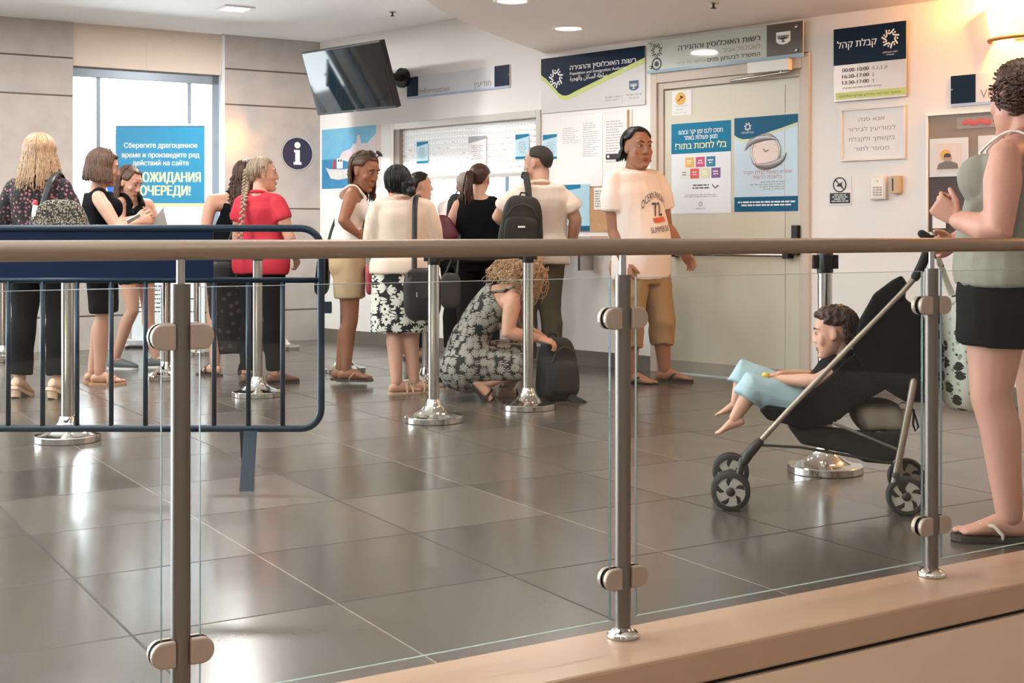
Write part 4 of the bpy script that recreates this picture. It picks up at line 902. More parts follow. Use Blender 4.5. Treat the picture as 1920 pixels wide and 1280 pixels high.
def head(mb, S, child=False):
    k = S.hk; X, Y, Z = S.hx*k, S.hf*k, S.hu*k; P = lambda x, y, z: headp(S, x, y, z); m = S.sex == 'm'
    mb.ell(P(0, -.012, .032), X*.074, Y*.094, Z*.083, 20, 14)
    jw = 1.08 if m else 1.0
    if S.girth > 1.2 or (m and S.girth > 1.13): jw *= 1.10
    rows = ((.065, .015, .064, .066), (.04, .018, .066, .070), (.01, .019, .067, .070), (-.02, .020, .066, .069), (-.05, .022, .060*jw, .066), (-.08, .028, .050*jw, .058), (-.10, .036, .037*jw, .049), (-.114, .046, .024*jw, .036), (-.121, .052, .012, .022))
    mb.loft([(P(0, y, z), X*w, Y*d, Y*(d*.9)) for z, y, w, d in rows], 20)
    nz = .55 if child else .85
    mb.tube([P(0, .082, .03), P(0, .0835+.010*nz, .008), P(0, .084+.020*nz, -.018), P(0, .084+.0225*nz, -.026)], [.0085*k, .009*k, .0115*k, .011*k], 10)
    for s in (-1, 1):
        mb.ell(P(.0115*s, .092, -.027), X*.0085, Y*.011, Z*.008); mb.ell(P(.03*s, .070 if child else .075, .036), X*.026, Y*.0115, Z*.0085); mb.ell(P(.040*s, .058, -.022), X*(.028 if child else .024), Y*.021, Z*(.034 if child else .026))
        e = rotv(Y, S.hu, 20*s); mb.ell(P(.075*s, -.002, -.002), X*.007+e*.004*0, e*.0185, Z*.031); mb.ell(P(.076*s, .004, -.024), X*.007, Y*.010, Z*.011)
    mb.ell(P(0, .0875, -.058), X*.0225, Y*.0085, Z*.0058); mb.ell(P(0, .0865, -.069), X*.019, Y*.0085, Z*.0068); mb.ell(P(0, .079, -.1), X*.02*jw, Y*.0155, Z*.0145)
    nb = S.neck+V((0, 0, -.02)); r = (.05 if not m else .06)*S.k*(1+(S.girth-1)*.6)
    mb.tube([nb, nb.lerp(P(0, -.02, -.06), .5), P(0, -.018, -.05)], [r*1.15, r, r*.98], 16)
def make_body(S, name, skin, par, vox=.009, barefoot=True, face=True, hands='LR', feetmb=True, bustf=True):
    b = MB(); torso(b, S, -.22, 1.0, -.004, n=14); k = S.k
    for sd, sg in (('R', 1), ('L', -1)):
        sh = getattr(S, 'sh'+sd); b.tube([S.neck.lerp(sh, .12)+V((0, 0, .010)), S.neck.lerp(sh, .6)+V((0, 0, -.008)), sh], [.046*k, .048*k*S.girth**.5, .046*k*S.girth**.5], 14)
        b.tube([catm(S.spine, .78).lerp(sh, .3), sh.lerp(getattr(S, 'el'+sd), .1)], [.066*k, .05*k], 12)
        arm(b, S, sd); leg(b, S, sd)
        hp = getattr(S, 'hp'+sd); b.ell(hp-tsec(S, 0)[2].normalized()*.035*k, V((.09*k*S.girth, 0, 0)), V((0, .085*k*S.girth, 0)), V((0, 0, .095*k)))
        if S.sex == 'f' and S.bust:
            c, X, Yf, Yb = tsec(S, S.bustt); b.ell(c+X*.46*sg+Yf*.78, X*.42*S.bust, Yf.normalized()*.058*k*S.bust, V((0, 0, .062*k*S.bust)))
    nb = S.neck+V((0, 0, -.03)); b.tube([nb, headp(S, 0, -.018, -.06)], [.058*k*(1.2 if S.sex == 'm' else 1), .05*k*(1.2 if S.sex == 'm' else 1)], 14)
    ms = [remesh(b, vox, 4)]
    h = MB(); head(h, S, S.H < 1); ms.append(remesh(h, .0042*max(S.hk, .7), 14 if S.H < 1 else 6))
    for sd in hands:
        h = MB(); kw = S.hand.get(sd, {}); hand(h, S, sd, **kw); ms.append(remesh(h, .0034*max(S.k, .7), 2))
    if feetmb:
        for sd in 'RL': h = MB(); foot(h, S, sd); ms.append(remesh(h, .005*max(S.k, .7), 2))
    o = link(name, joinm(ms), skin, par); S.skin = skin
    if face: faceparts(S, par)
    return o
EYEW = mat('eye_white', 'dcd6d0', .25); IRIS = mat('eye_dark', '2a1c14', .15); 
def faceparts(S, par, brow='2b1d15', lip='935848'):
    k = S.hk; X, Y, Z = S.hx*k, S.hf*k, S.hu*k
    for s in (-1, 1):
        e = MB(); e.ell(headp(S, .031*s, .0762, .012), X*.0118, Y*.0095, Z*.0048, 14, 8); eo = obj('eye', e, EYEW, par, smooth=True)
        e = MB(); e.ell(headp(S, .031*s, .0815, .0115), X*.0055, Y*.0055, Z*.0047, 12, 8); obj('iris', e, IRIS, eo, smooth=True)
        e = MB(); e.tube([headp(S, .019*s, .0835, .0135), headp(S, .031*s, .0858, .0172), headp(S, .043*s, .0795, .0145)], [.0014*k, .0024*k, .0016*k], 6); obj('eyelid', e, mat('lash_dark', '2a1c16', .6), eo, smooth=True)
        e = MB(); e.tube([headp(S, .013*s, .0875, .033), headp(S, .03*s, .0865, .040), headp(S, .049*s, .0755, .036)], [.0026*k, .0032*k, .0016*k], 6); obj('eyebrow', e, mat('brow_'+brow, brow, .8), par, smooth=True)
    e = MB(); e.ell(headp(S, 0, .0895, -.0585), X*.0215, Y*.0085, Z*.0048); e.ell(headp(S, 0, .0885, -.0685), X*.0185, Y*.0085, Z*.0058); obj('lips', e, mat('lips_'+lip, lip, .45), par, smooth=True)
def skin(name, c): return mat(name, c, .5, spec=.4, vary=.06, vscale=14, sss=.0)
SK_F = skin('skin_fair', 'c9977f'); SK_P = skin('skin_pink', 'bd8b78'); SK_T = skin('skin_tan', '905f45'); SK_M = skin('skin_medium', 'a3745a')
# ---- clothes
def shirt(S, par, name, m, t0=-.02, t1=.95, infl=.012, sleeve=.5, sinf=.014, ease=0, fold=.006, seed=1, vox=.009, bust=True, ring=.012):
    if ring: t1 = max(t1, .985)
    b = MB(); torso(b, S, t0, t1, infl, ease, 12, flare=.020 if t0 < 0 else 0); k = S.k
    for sd, sg in (('R', 1), ('L', -1)):
        sh = getattr(S, 'sh'+sd)
        if sleeve > 0:
            b.tube([S.neck.lerp(sh, .32)+V((0, 0, -.004)), S.neck.lerp(sh, .62)+V((0, 0, -.010)), sh], [.042*k+infl*.6, .052*k*S.girth**.5+infl*.6, .046*k*S.girth**.5+infl*.6], 14)
            b.tube([catm(S.spine, .78).lerp(sh, .3), sh.lerp(getattr(S, 'el'+sd), .1)], [.066*k+infl*.8, .05*k+infl*.8], 12); arm(b, S, sd, sinf, sleeve)
        else:
            b.tube([S.neck.lerp(sh, .38)+V((0, 0, -.006)), S.neck.lerp(sh, .70)], [.038*k+infl*.7, .045*k*S.girth**.5+infl*.7], 14)
        if S.sex == 'f' and S.bust:
            c, X, Yf, Yb = tsec(S, S.bustt); b.ell(c+X*.46*sg+Yf*.78, X*.45*S.bust, Yf.normalized()*(.058*k*S.bust+infl), V((0, 0, .066*k*S.bust+infl)))
    o = link(name, remesh(b, vox, 4, fold, seed=seed), m, par)
    if ring:
        rx = (.064 if S.sex == 'f' else .074)*k*S.girth**.4; c = S.neck+V((0, 0, ring))+S.f*.006; X = S.sr; Y = V((0, 0, 1)).cross(X)
        obj('neckband', MB().tube([c+X*rx*math.cos(a)+Y*rx*.95*math.sin(a)-V((0, 0, .014*math.sin(a))) for a in [i*math.pi/14 for i in range(28)]], .011, 8, closed=True), m, o, smooth=True)
    return o
def tank(S, par, name, m, t0=-.05, t1=.80, infl=.011, strap=.018, fold=.004, seed=2, ease=0, vox=.008, strapx=.085, bottom=None, flare=0):
    b = MB(); torso(b, S, t0, t1, infl, ease, 10, flare=flare); k = S.k
    for sg in (1, -1):
        if S.bust and S.sex == 'f':
            c, X, Yf, Yb = tsec(S, S.bustt); b.ell(c+X*.46*sg+Yf*.78, X*.46*S.bust, Yf.normalized()*(.06*k*S.bust+infl), V((0, 0, .068*k*S.bust+infl)))
        c, X, Yf, Yb = tsec(S, .78); Xn = X.normalized(); top = S.neck.lerp(getattr(S, 'sh'+('R' if sg > 0 else 'L')), .48)
        if strap: b.tube([c+Xn*sg*strapx*k+Yf*.9, c.lerp(top, .7)+Yf*.95+Xn*sg*.01, top+V((0, 0, .045*k))+Yf.normalized()*.02, top+V((0, 0, .045*k))-Yf.normalized()*.02, c.lerp(top, .7)-Yb*.98, c+Xn*sg*strapx*.9*k-Yb*.95], strap*k, 10)
    if bottom: b.loft(bottom, 22)
    return link(name, remesh(b, vox, 3, fold, seed=seed), m, par)
def pants(S, par, name, m, end=1.92, infl=.012, prof=None, fold=.006, seed=3, top=.16, vox=.009):
    b = MB(); torso(b, S, -.24, top, infl, n=6)
    for sd in 'RL':
        leg(b, S, sd, infl, end, prof); hp = getattr(S, 'hp'+sd); b.ell(hp-tsec(S, 0)[2].normalized()*.03*S.k, V((.092*S.k*S.girth+infl, 0, 0)), V((0, .088*S.k*S.girth+infl, 0)), V((0, 0, .10*S.k+infl)))
    return link(name, remesh(b, vox, 4, fold, ffr=(8, 8, 7), seed=seed), m, par)
def skirt(S, par, name, m, zhem, wtop=.0, flare=1.12, fold=.01, seed=4, infl=.013, top=.2, hemc=None):
    b = MB(); secs = []; c0, X0, Y0, B0 = tsec(S, -.1, infl)
    h = V(hemc) if hemc is not None else (S.knR+S.knL)/2; h = V((h.x, h.y, 0)); z1 = c0.z
    for t in (top, .12, .05, -.03, -.1): secs.append(tsec(S, t, infl))
    for i in range(1, 7):
        u = i/6; z = z1+(zhem-z1)*u; c = V((c0.x+(h.x-c0.x)*u, c0.y+(h.y-c0.y)*u, z)); s = 1+(flare-1)*u
        secs.append((c, X0*s, Y0*s, B0*s))
    b.loft(secs, 28); return link(name, remesh(b, .009, 3, fold, ffr=(9, 9, 1.2), seed=seed), m, par)
# ---- hair
def capmb(mb, S, th=.012, front=38, side=-4, back=-48, sideang=78, zs=1.0):
    k = S.hk; A = 40; Bn = 12
    def bmin(a):
        a = abs((a+180) % 360-180)
        if a < 45: return front
        if a < sideang: u = (a-45)/(sideang-45); return front+(side+14-front)*u*u*(3-2*u)
        if a < 112: u = (a-sideang)/(112-sideang); return side+14+(side-14-side)*u
        u = min(1, (a-112)/26); return side-14+(back-side+14)*u
    out = []; inn = []
    for i in range(A):
        a = 360*i/A; lo = bmin(a); ro = []; ri = []
        for j in range(Bn+1):
            be = math.radians(89-(89-lo)*j/Bn); ar = math.radians(a); cb = math.cos(be)
            d = (-math.sin(ar)*cb, math.cos(ar)*cb, math.sin(be)); low = max(0, -math.sin(be))
            t_ = th*(1 if j < Bn else .35)
            ro.append(headp(S, d[0]*(.074+t_-.010*low), -.012+d[1]*(.094+t_-.014*low), .032+d[2]*(.083+t_+.045*low)*zs)); ri.append(headp(S, d[0]*.066, -.012+d[1]*.085, .032+d[2]*.076))
        out.append(ro); inn.append(ri)
    mb.rings([o+i_[::-1] for o, i_ in zip(out, inn)], closed=True)
def locks(mb, S, n, L, a0=95, a1=265, out=.004, wave=.004, rad=.0055, seed=0, th=.012, grow=.16, top=70, wfreq=9, taper=.35, push=None, side=-10):
    r = random.Random(seed); k = S.hk
    for _ in range(n):
        a = r.uniform(a0, a1); b0 = r.uniform(10, top); P = []; ar = math.radians(a); L_ = L*r.uniform(.82, 1.05)
        for j in range(5):
            be = math.radians(b0+(side-b0)*j/4); cb = math.cos(be); t_ = th+.003
            P.append(headp(S, -math.sin(ar)*cb*(.074+t_), -.012+math.cos(ar)*cb*(.094+t_), .032+math.sin(be)*(.083+t_)))
        dirn = (S.hx*-math.sin(ar)+S.hf*math.cos(ar)); dirn.z = 0; ph = r.uniform(0, 6.3); cur = P[-1]; step = L_*k/9; w0 = r.uniform(.5, 1)
        for j in range(9):
            cur = cur+V((0, 0, -step))+dirn*(out*k+step*grow*(.3+j/9)*r.uniform(.4, 1))
            if push: cur = push(cur, j)
            P.append(cur+dirn*wave*math.sin(ph+j*wfreq*.12*w0*3)+S.hx*wave*math.cos(ph*1.7+j*wfreq*.1*3))
        m = len(P); rr = [rad*k*(.6+.4*min(1, i/3))*(1-(1-taper)*(max(0, i-8)/(m-9))) for i in range(m)]
        mb.tube(P, rr, 6)
def hairmat(name, c, c2=None, rough=.42):
    if name in MATS: return MATS[name]
    m = mat(name, c, rough, spec=.35); q = NT(m); g = q.n('TexCoord'); mp = q.n('Mapping'); mp.inputs['Scale'].default_value = (60, 60, 5); q.l(g.outputs['Object'], mp.inputs[0])
    n = q.n('TexNoise'); n.inputs['Scale'].default_value = 3; n.inputs['Detail'].default_value = 4; q.l(mp.outputs[0], n.inputs['Vector']); a = lin(c); b = lin(c2) if c2 else (*[min(1, x*2.0) for x in a[:3]], 1)
    rr = q.n('ValToRGB'); rr.color_ramp.elements[0].position = .35; rr.color_ramp.elements[1].position = .68; rr.color_ramp.elements[0].color = (*[x*.75 for x in a[:3]], 1); rr.color_ramp.elements[1].color = b
    q.l(n.outputs['Fac'], rr.inputs[0]); q.l(rr.outputs[0], q.p.inputs['Base Color'])
    bp = q.n('Bump'); bp.inputs['Strength'].default_value = .5; bp.inputs['Distance'].default_value = .004; q.l(n.outputs['Fac'], bp.inputs['Height']); q.l(bp.outputs[0], q.p.inputs['Normal']); return m
def hair(S, par, m, cap={}, extra=None, raw=None, vox=.006, fine=.0016, name='hair'):
    b = MB(); capmb(b, S, **cap)
    if extra: extra(b)
    ms = [remesh(b, vox*max(S.hk, .7), 2, fine=fine)]
    if raw:
        b2 = MB(); raw(b2); me = bpy.data.meshes.new('l'); me.from_pydata(b2.v, [], b2.f); fixn(me); ms.append(me)
    return link(name, joinm(ms), m, par)
# ---- footwear
def sole(S, par, sd, m, name='sandal', th=None, strap=None, kind='flipflop', widen=1.12, closed=None):
    p, side, f, u, k = S.__dict__['foot'+sd]; th = (th or S.shoe)/k; b = MB(); out = []
    for y, w in ((-.072, .012), (-.066, .025), (-.045, .034), (-.0, .033), (.05, .036), (.1, .045), (.14, .048), (.17, .043), (.19, .030), (.197, .014)): out.append((y, w*widen*.98))
    L = [p(y, 0)+side*w*k for y, w in out]; Rr = [p(y, 0)-side*w*k for y, w in out[::-1]]; ring = L+Rr
    b.rings([[q-u*th*k for q in ring], [q+u*.001 for q in ring]])
    o = obj(name, b, m, par)
    sm = strap or m; inn = -1 if sd == 'R' else 1
    def tb(P, r_, flat=False, nm='strap'): q = MB(); q.tube(P, r_*k, 8); obj(nm, q, sm, o, smooth=True)
    if kind == 'flipflop':
        q = MB(); c = p(.125, .012)+side*inn*.02*k
        for sg in (1, -1): q.tube([c, p(.10, .042)+side*sg*.02*k, p(.06, .042)+side*sg*.036*k, p(.03, .012)+side*sg*.04*k, p(.03, -.002)+side*sg*.038*k], [.004*k, .007*k, .008*k, .007*k, .005*k], 8)
        obj('strap', q, sm, o, smooth=True)
    if kind in ('sandal', 'ankle'):
        for y, z in ((.115, .044), (.07, .068)): tb([p(y, .0)+side*.047*k, p(y, z*.72)+side*.036*k, p(y, z*1.08), p(y, z*.72)-side*.036*k, p(y, .0)-side*.047*k], .009)
        if kind == 'ankle': tb([p(-.055, .07), p(-.03, .085)+side*.04*k, p(.02, .10)+side*.035*k, p(.05, .098), p(.02, .10)-side*.035*k, p(-.03, .085)-side*.04*k, p(-.055, .07)], .006)
    if kind == 'closed':
        q = MB(); q.loft([(p(y, z), side*w*k, u*h*k, u*(z)*k) for y, z, w, h in ((-.068, .03, .014, .02), (-.06, .03, .030, .034), (-.03, .032, .038, .042), (.01, .034, .039, .046), (.05, .034, .041, .042), (.09, .028, .046, .034), (.13, .022, .050, .026), (.165, .018, .044, .020), (.19, .014, .028, .014), (.2, .012, .010, .006))], 18)
        link('upper', remesh(q, .006, 2), closed or m, o)
    return o
def person(label, cat='person', base=(0, 0, 0)): return thing('person', label, cat, base)

# ---- the people, from the near end of the room to the counter
def denim(name, c, r=.85): return mat(name, c, r, spec=.12, bump=.12, bscale=260, vary=.10, vscale=7)
BLKC = denim('cloth_black', '121112'); BLKC2 = denim('cloth_black_knit', '101013')
def base_at(px, py): return flo(px, py)
def zat(py, d): return EYE+(HZ-py)/F*d
HB = hairmat('hair_dark_brown', '2c1c14'); HBL = hairmat('hair_black', '0e0c0c'); HM = hairmat('hair_brown', '4a3528'); HBLD = hairmat('hair_blond', '8f6f52', 'c2a07c'); HG = hairmat('hair_ash_blond', '8a7560', 'b8a488'); HCU = hairmat('hair_curly_blond', '9c7854', 'e0bd94')
HRB = hairmat('hair_reddish_brown', '3a211a'); HC = hairmat('hair_chestnut', '3c261b')

# woman in the dark flowered blouse
B1 = base_at(75, 744); p = person('person with long blonde hair, dark flowered blouse and black trousers, back turned', base=B1)
S = skeleton(B1, 82, 1.655, girth=1.10, heel=.055, shoe=.02, pose=dict(elR=(.255, .0, 1.12), wrR=(.15, .20, 1.05), elL=(-.26, .0, 1.11), wrL=(-.16, .2, 1.05), knR=(.13, .01, .52), anR=(.145, -.03, .12), knL=(-.12, .02, .52), anL=(-.135, -.01, .12), foot=dict(R=22, L=22), head=(-.01, .02, 1.585)), toe=(14, -4), hyaw=12)
make_body(S, 'body', SK_F, p, face=False)
shirt(S, p, 'blouse', floral('blouse_flowers', '151112', '9c626b', 36, 5, .36, .0, third='5a3d44'), t0=-.12, sleeve=1.35, infl=.018, sinf=.022, ease=.15, fold=.010, seed=5)
pants(S, p, 'trousers', BLKC, end=1.93, infl=.016, prof=(.1, .1, .085, .078, .078, .075, .078), fold=.008, seed=6)
BEIGE = mat('shoe_beige', 'c9a88c', .5)
for sd in 'RL':
    o = sole(S, p, sd, BEIGE, 'shoe', th=.02, kind='closed'); P_, sd_, f_, u_, k_ = S.__dict__['foot'+sd]
    c = P_(-.035, -.004); b = MB(); b.loft([(c, sd_*.034, f_*.034, f_*.034), (V((c.x, c.y, .0))-V((0, 0, 0)), sd_*.030, f_*.032, f_*.030)], 16); obj('heel', b, BEIGE, o, smooth=False)
hair(S, p, HBLD, cap=dict(th=.018, back=-30, side=-20), raw=lambda b: (locks(b, S, 210, .23, 70, 290, rad=.0062, seed=1, th=.016, out=.004, grow=.12), locks(b, S, 60, .2, 120, 240, rad=.006, seed=2, th=.01, out=.002, grow=.05)))

# woman with the bob
B2 = base_at(190, 719); p = person('person with brown bob hair in black sleeveless top and black knee-length shorts', base=B2)
S = skeleton(B2, 18, 1.60, girth=1.08, pose=dict(elR=at(221, 428, 8.80), wrR=at(260, 417, 8.86), elL=(-.2, .06, 1.12), wrL=(-.10, .28, 1.10), knR=(.07, .02, .485), anR=(.07, -.015, .085), anL=(-.06, -.06, .085), hand=dict(R=dict(curl=40), L=dict(curl=40))), toe=(12, 2), hpitch=12, hyaw=4)
make_body(S, 'body', SK_F, p)
shirt(S, p, 'top', BLKC2, t0=-.1, t1=.955, sleeve=0, infl=.013, fold=.006, seed=7, ease=.14, ring=0)
pants(S, p, 'shorts', BLKC, end=.90, infl=.02, prof=(.11, .11, .105, .1, .1, .1, .1), seed=8)
TAN = mat('sandal_tan', 'b98a63', .55)
for sd in 'RL': sole(S, p, sd, TAN, kind='sandal', th=.02)
hair(S, p, HM, cap=dict(th=.02, front=30, side=-30, back=-45, sideang=70), raw=lambda b: locks(b, S, 260, .11, 62, 298, rad=.006, seed=3, th=.022, out=.004, grow=-.32, wave=.002, taper=.6, side=-15))

# woman reading papers by the banner
B3 = base_at(255, 690); p = person('person with long brown hair looking down at papers before the blue banner', base=B3)
S = skeleton(B3, -28, 1.585, girth=.96, pose=dict(elR=at(228, 418, B3.y-.16), wrR=at(258, 408, B3.y-.30), elL=(-.20, .05, 1.12), wrL=at(284, 404, B3.y-.22), head=at(243, 342, B3.y-.04), neck=at(236, 373, B3.y), chest=at(234, 410, B3.y), knR=(.09, .05, .48), anR=(.13, -.1, .085), knL=(-.09, .05, .48), anL=(-.1, .12, .085), hand=dict(R=dict(curl=55), L=dict(curl=50))), toe=(-20, -30), hpitch=26, hyaw=6)
make_body(S, 'body', SK_F, p); faceparts
tank(S, p, 'top', BLKC2, t0=-.1, t1=.87, strap=.028, seed=9)
pants(S, p, 'shorts', BLKC, end=.48, infl=.014, seed=10)
SNK = mat('sneaker_grey', '5d6064', .7); RUB = mat('sneaker_rubber', 'e2ddd6', .5)
for sd in 'RL': sole(S, p, sd, RUB, 'sneaker', th=.02, kind='closed', closed=SNK)
hair(S, p, HM, cap=dict(th=.014, front=46, side=-20, back=-40, sideang=62), raw=lambda b: (locks(b, S, 150, .26, 78, 264, rad=.0058, seed=4, th=.014, out=.002, grow=.03, wave=.008)))
P3B = S

# woman in the long dark skirt
B4 = base_at(434, 702); p = person('person with dark wavy hair and long dark skirt behind the red T-shirt', base=B4)
S = skeleton(B4, 118, 1.60, girth=1.04, pose=dict(head=at(462, 332, B4.y), neck=at(456, 366, B4.y), chest=at(450, 405, B4.y), elR=(.21, .08, 1.12), wrR=(.1, .26, 1.05), anL=(-.14, -.03, .085), knL=(-.13, .04, .48), anR=(.12, .05, .085)), toe=(15, -25), hyaw=-30)
make_body(S, 'body', SK_F, p, face=False)
tank(S, p, 'top', BLKC2, t0=-.05, t1=.84, seed=11, strap=.012)
skirt(S, p, 'skirt', floral('skirt_dark_print', '1c1717', '4c4240', 16, 6, .3, .05), .16, flare=1.05, seed=12, hemc=((S.anR*1.25+S.anL*.35)/1.6))
for sd in 'RL': sole(S, p, sd, mat('sandal_dark', '3a2f2a', .5), kind='sandal')
hair(S, p, HC, cap=dict(th=.016, back=-40, side=-20), raw=lambda b: locks(b, S, 170, .33, 70, 290, rad=.006, seed=5, th=.016, out=.003, grow=.06, wave=.012))

# woman in the red T-shirt
B5 = base_at(490, 719); p = person('person in a red T-shirt with a long blonde plait down the back', base=B5)
S = skeleton(B5, 62, 1.555, girth=1.13, pose=dict(elR=(.27, .0, 1.10), wrR=(.20, .16, .95), elL=(-.23, .0, 1.10), wrL=(-.15, .2, 1.0), anR=(.10, .03, .085), anL=(-.10, -.05, .085), head=(.0, .02, 1.58)), toe=(35, -10), hyaw=-50)
make_body(S, 'body', SK_F, p)
shirt(S, p, 'tee_shirt', mat('cloth_red', 'c02a3a', .8, vary=.08, vscale=5), t0=-.20, t1=.955, sleeve=.48, infl=.014, sinf=.02, ease=.15, fold=.009, seed=13)
pants(S, p, 'trousers', BLKC, end=1.95, infl=.01, seed=14, prof=(.09, .09, .08, .07, .066, .06, .056))
for sd, m_ in (('R', mat('shoe_brown', '6d4a38', .5)), ('L', mat('shoe_brown', '6d4a38'))): sole(S, p, sd, mat('shoe_sole_dark', '241d19', .6), 'shoe', kind='closed', closed=m_)
def plait(b):
    r = random.Random(3); P0 = headp(S, -.02, -.105, .03); P1 = headp(S, -.035, -.12, -.09); P2 = S.neck-S.f*.115*S.k+V((-.035, -.02, -.06)); P3_ = P2+V((-.015, -.03, -.20)); P4_ = P3_+V((-.01, -.01, -.16)); n = 42
    for i in range(n):
        u = i/(n-1); c = catm([P0, P1, P2, P3_, P4_], u); d = (catm([P0, P1, P2, P3_, P4_], min(1, u+.03))-catm([P0, P1, P2, P3_, P4_], max(0, u-.03))).normalized(); r_ = .024*(1-.45*u)
        X = d.cross(V((0, 1, 0))).normalized(); sg = 1 if i % 2 else -1; q = (X*sg*.9+d*.8).normalized(); b.ell(c+X*sg*r_*.45, q*r_*1.15, q.cross(V((0, 1, 0))).normalized()*r_*.55, V((0, r_*.8, 0)), 10, 7)
hair(S, p, HG, cap=dict(th=.012, front=36, side=-2, back=-44, sideang=72), raw=lambda b: (plait(b), locks(b, S, 60, .02, 70, 290, rad=.004, seed=6, th=.010, out=-.004, grow=-.3, top=80, wave=0, side=-25)))

# tanned woman with sunglasses on her head
B6 = base_at(655, 721); D6 = B6.y; p = person('tanned person in white tank top and khaki shorts, sunglasses on head, hand on hip', base=B6)
S = skeleton(B6, 6, 1.63, girth=1.0, pose=dict(pelvis=at(654, 487, D6), waist=at(652, 441, D6), chest=at(656, 395, D6), neck=at(664, 353, D6), head=at(684, 321, D6-.03), shR=at(659, 367, D6-.165), shL=at(667, 366, D6+.165), elR=at(643, 415, D6-.24), wrR=at(670, 438, D6-.19), elL=(-.2, .12, 1.12), wrL=(-.08, .26, 1.05), hpR=at(654, 497, D6-.085), hpL=at(654, 497, D6+.085), knR=at(657, 602, D6-.08), knL=at(655, 604, D6+.1), anR=at(649, 692, D6-.05), anL=at(638, 690, D6+.10), hand=dict(R=dict(d=V((.9, .35, -.3)), pn=V((0, 1, 0)), curl=12, thumb=15))), toe=(6, -2), hpitch=20, hyaw=-40, headk=1.12)
make_body(S, 'body', SK_T, p)
tank(S, p, 'tank_top', mat('cloth_white', 'e8dfd8', .8), t0=.06, t1=.80, infl=.009, strap=.012, seed=15)
pants(S, p, 'shorts', denim('cloth_khaki', 'b39a78'), end=.58, infl=.018, prof=(.11, .112, .108, .1, .1, .1, .1), seed=16)
for sd in 'RL': sole(S, p, sd, mat('flipflop_brown', '3a281f', .6), strap=mat('flipflop_tan', '9a6b4c', .5))
hair(S, p, HM, cap=dict(th=.014, front=40, side=-10, back=-40, sideang=66), raw=lambda b: (locks(b, S, 150, .21, 75, 246, rad=.0055, seed=7, th=.013, out=.0, grow=-.06, wave=.006)))
g = thing('sunglasses', 'dark sunglasses pushed up on the tanned person\'s hair', 'sunglasses', B6+headp(S, 0, .035, .135)); of = headp(S, 0, .035, .135)
for s in (-1, 1):
    b = MB(); c = headp(S, .034*s, .047, .134)-of; n_ = (S.hf*.45+S.hu*.9).normalized(); b.lathe(c, [(.006, -.002), (.026, -.001), (.029, .002), (.024, .005), (.004, .006)], 18, axis=n_); obj('glasses_lens', b, mat('lens_dark', '151313', .08), g, smooth=True)
    b = MB(); b.tube([headp(S, .062*s, .040, .128)-of, headp(S, .092*s, -.01, .095)-of, headp(S, .096*s, -.06, .065)-of], .004, 6); obj('temple', b, BLK, g, smooth=True)
obj('bridge', MB().tube([headp(S, -.014, .056, .137)-of, headp(S, 0, .06, .139)-of, headp(S, .014, .056, .137)-of], .003, 6), BLK, g, smooth=True)
S6 = S

# woman in the cream cardigan
B7 = base_at(755, 737); D7 = B7.y; p = person('person with black bun, cream cardigan and black and white flowered skirt, back turned', base=B7)
S = skeleton(B7, 96, 1.50, girth=1.14, pose=dict(elR=(.235, .02, 1.13), wrR=(.17, .20, 1.0), elL=(-.235, .02, 1.13), wrL=(-.15, .22, 1.05), knR=(.07, 0, .48), anR=(.085, .02, .085), knL=(-.06, 0, .48), anL=(-.045, -.05, .085), shR=(.185, -.02, 1.36), shL=(-.185, -.02, 1.36), head=at(744, 345, D7)), toe=(75, 70), hyaw=10)
make_body(S, 'body', SK_F, p, face=False)
shirt(S, p, 'cardigan', mat('cloth_cream', 'dcc9b6', .85, bump=.2, bscale=120), t0=-.10, t1=.955, sleeve=1.9, infl=.016, sinf=.016, ease=.155, fold=.009, seed=17)
skirt(S, p, 'skirt', floral('skirt_daisies', '131112', 'd8d3c7', 15, 10, .62, .14), .40, flare=1.06, seed=18, infl=.017)
for sd in 'RL':
    o = sole(S, p, sd, mat('shoe_sand', 'c2a184', .6), 'shoe', kind='sandal', th=.022); P_, a_, f_, u_, k_ = S.__dict__['foot'+sd]
    for i in range(3): obj('flower_knot', MB().sph(P_(.085+.02*i, .062-.012*i), .017), floral('shoe_flowers', 'c9b49a', '5b4a3c', 40, 5, .4), o, smooth=True)
def bun7(b):
    c = headp(S, .050, -.098, -.015)
    for i in range(26):
        r = random.Random(i); b.sph(c+V((r.uniform(-.032, .032), r.uniform(-.025, .025), r.uniform(-.038, .038))), r.uniform(.022, .034))
hair(S, p, HBL, cap=dict(th=.022, back=-52, side=-14), extra=bun7, fine=.004, raw=lambda b: locks(b, S, 60, .05, 100, 260, rad=.0045, seed=9, th=.02, out=-.003, grow=-.1, wave=.006, side=-25))
S7 = S

# person in white at the counter
B8 = V((-.79, 10.72, 0)); p = person('person with dark tied hair and white T-shirt leaning to the counter behind the cream cardigan', base=B8)
S = skeleton(B8, 24, 1.56, girth=1.0, pose=dict(elR=at(808, 408, 10.58), wrR=at(826, 428, 10.68), elL=(-.18, .16, 1.12), wrL=(-.08, .36, 1.08), head=at(789, 350, 10.70), neck=at(782, 382, 10.72), hand=dict(R=dict(curl=25, pn=V((0, 0, -1))), L=dict(curl=25, pn=V((0, 0, -1))))), hyaw=0)
make_body(S, 'body', SK_F, p)
shirt(S, p, 'tee_shirt', mat('cloth_white', 'e8dfd8'), sleeve=.62, seed=19, infl=.013, sinf=.02)
pants(S, p, 'trousers', BLKC, seed=20)
for sd in 'RL': sole(S, p, sd, mat('shoe_sole_dark', '241d19'), 'shoe', kind='closed', closed=mat('shoe_sand', 'c2a184'))
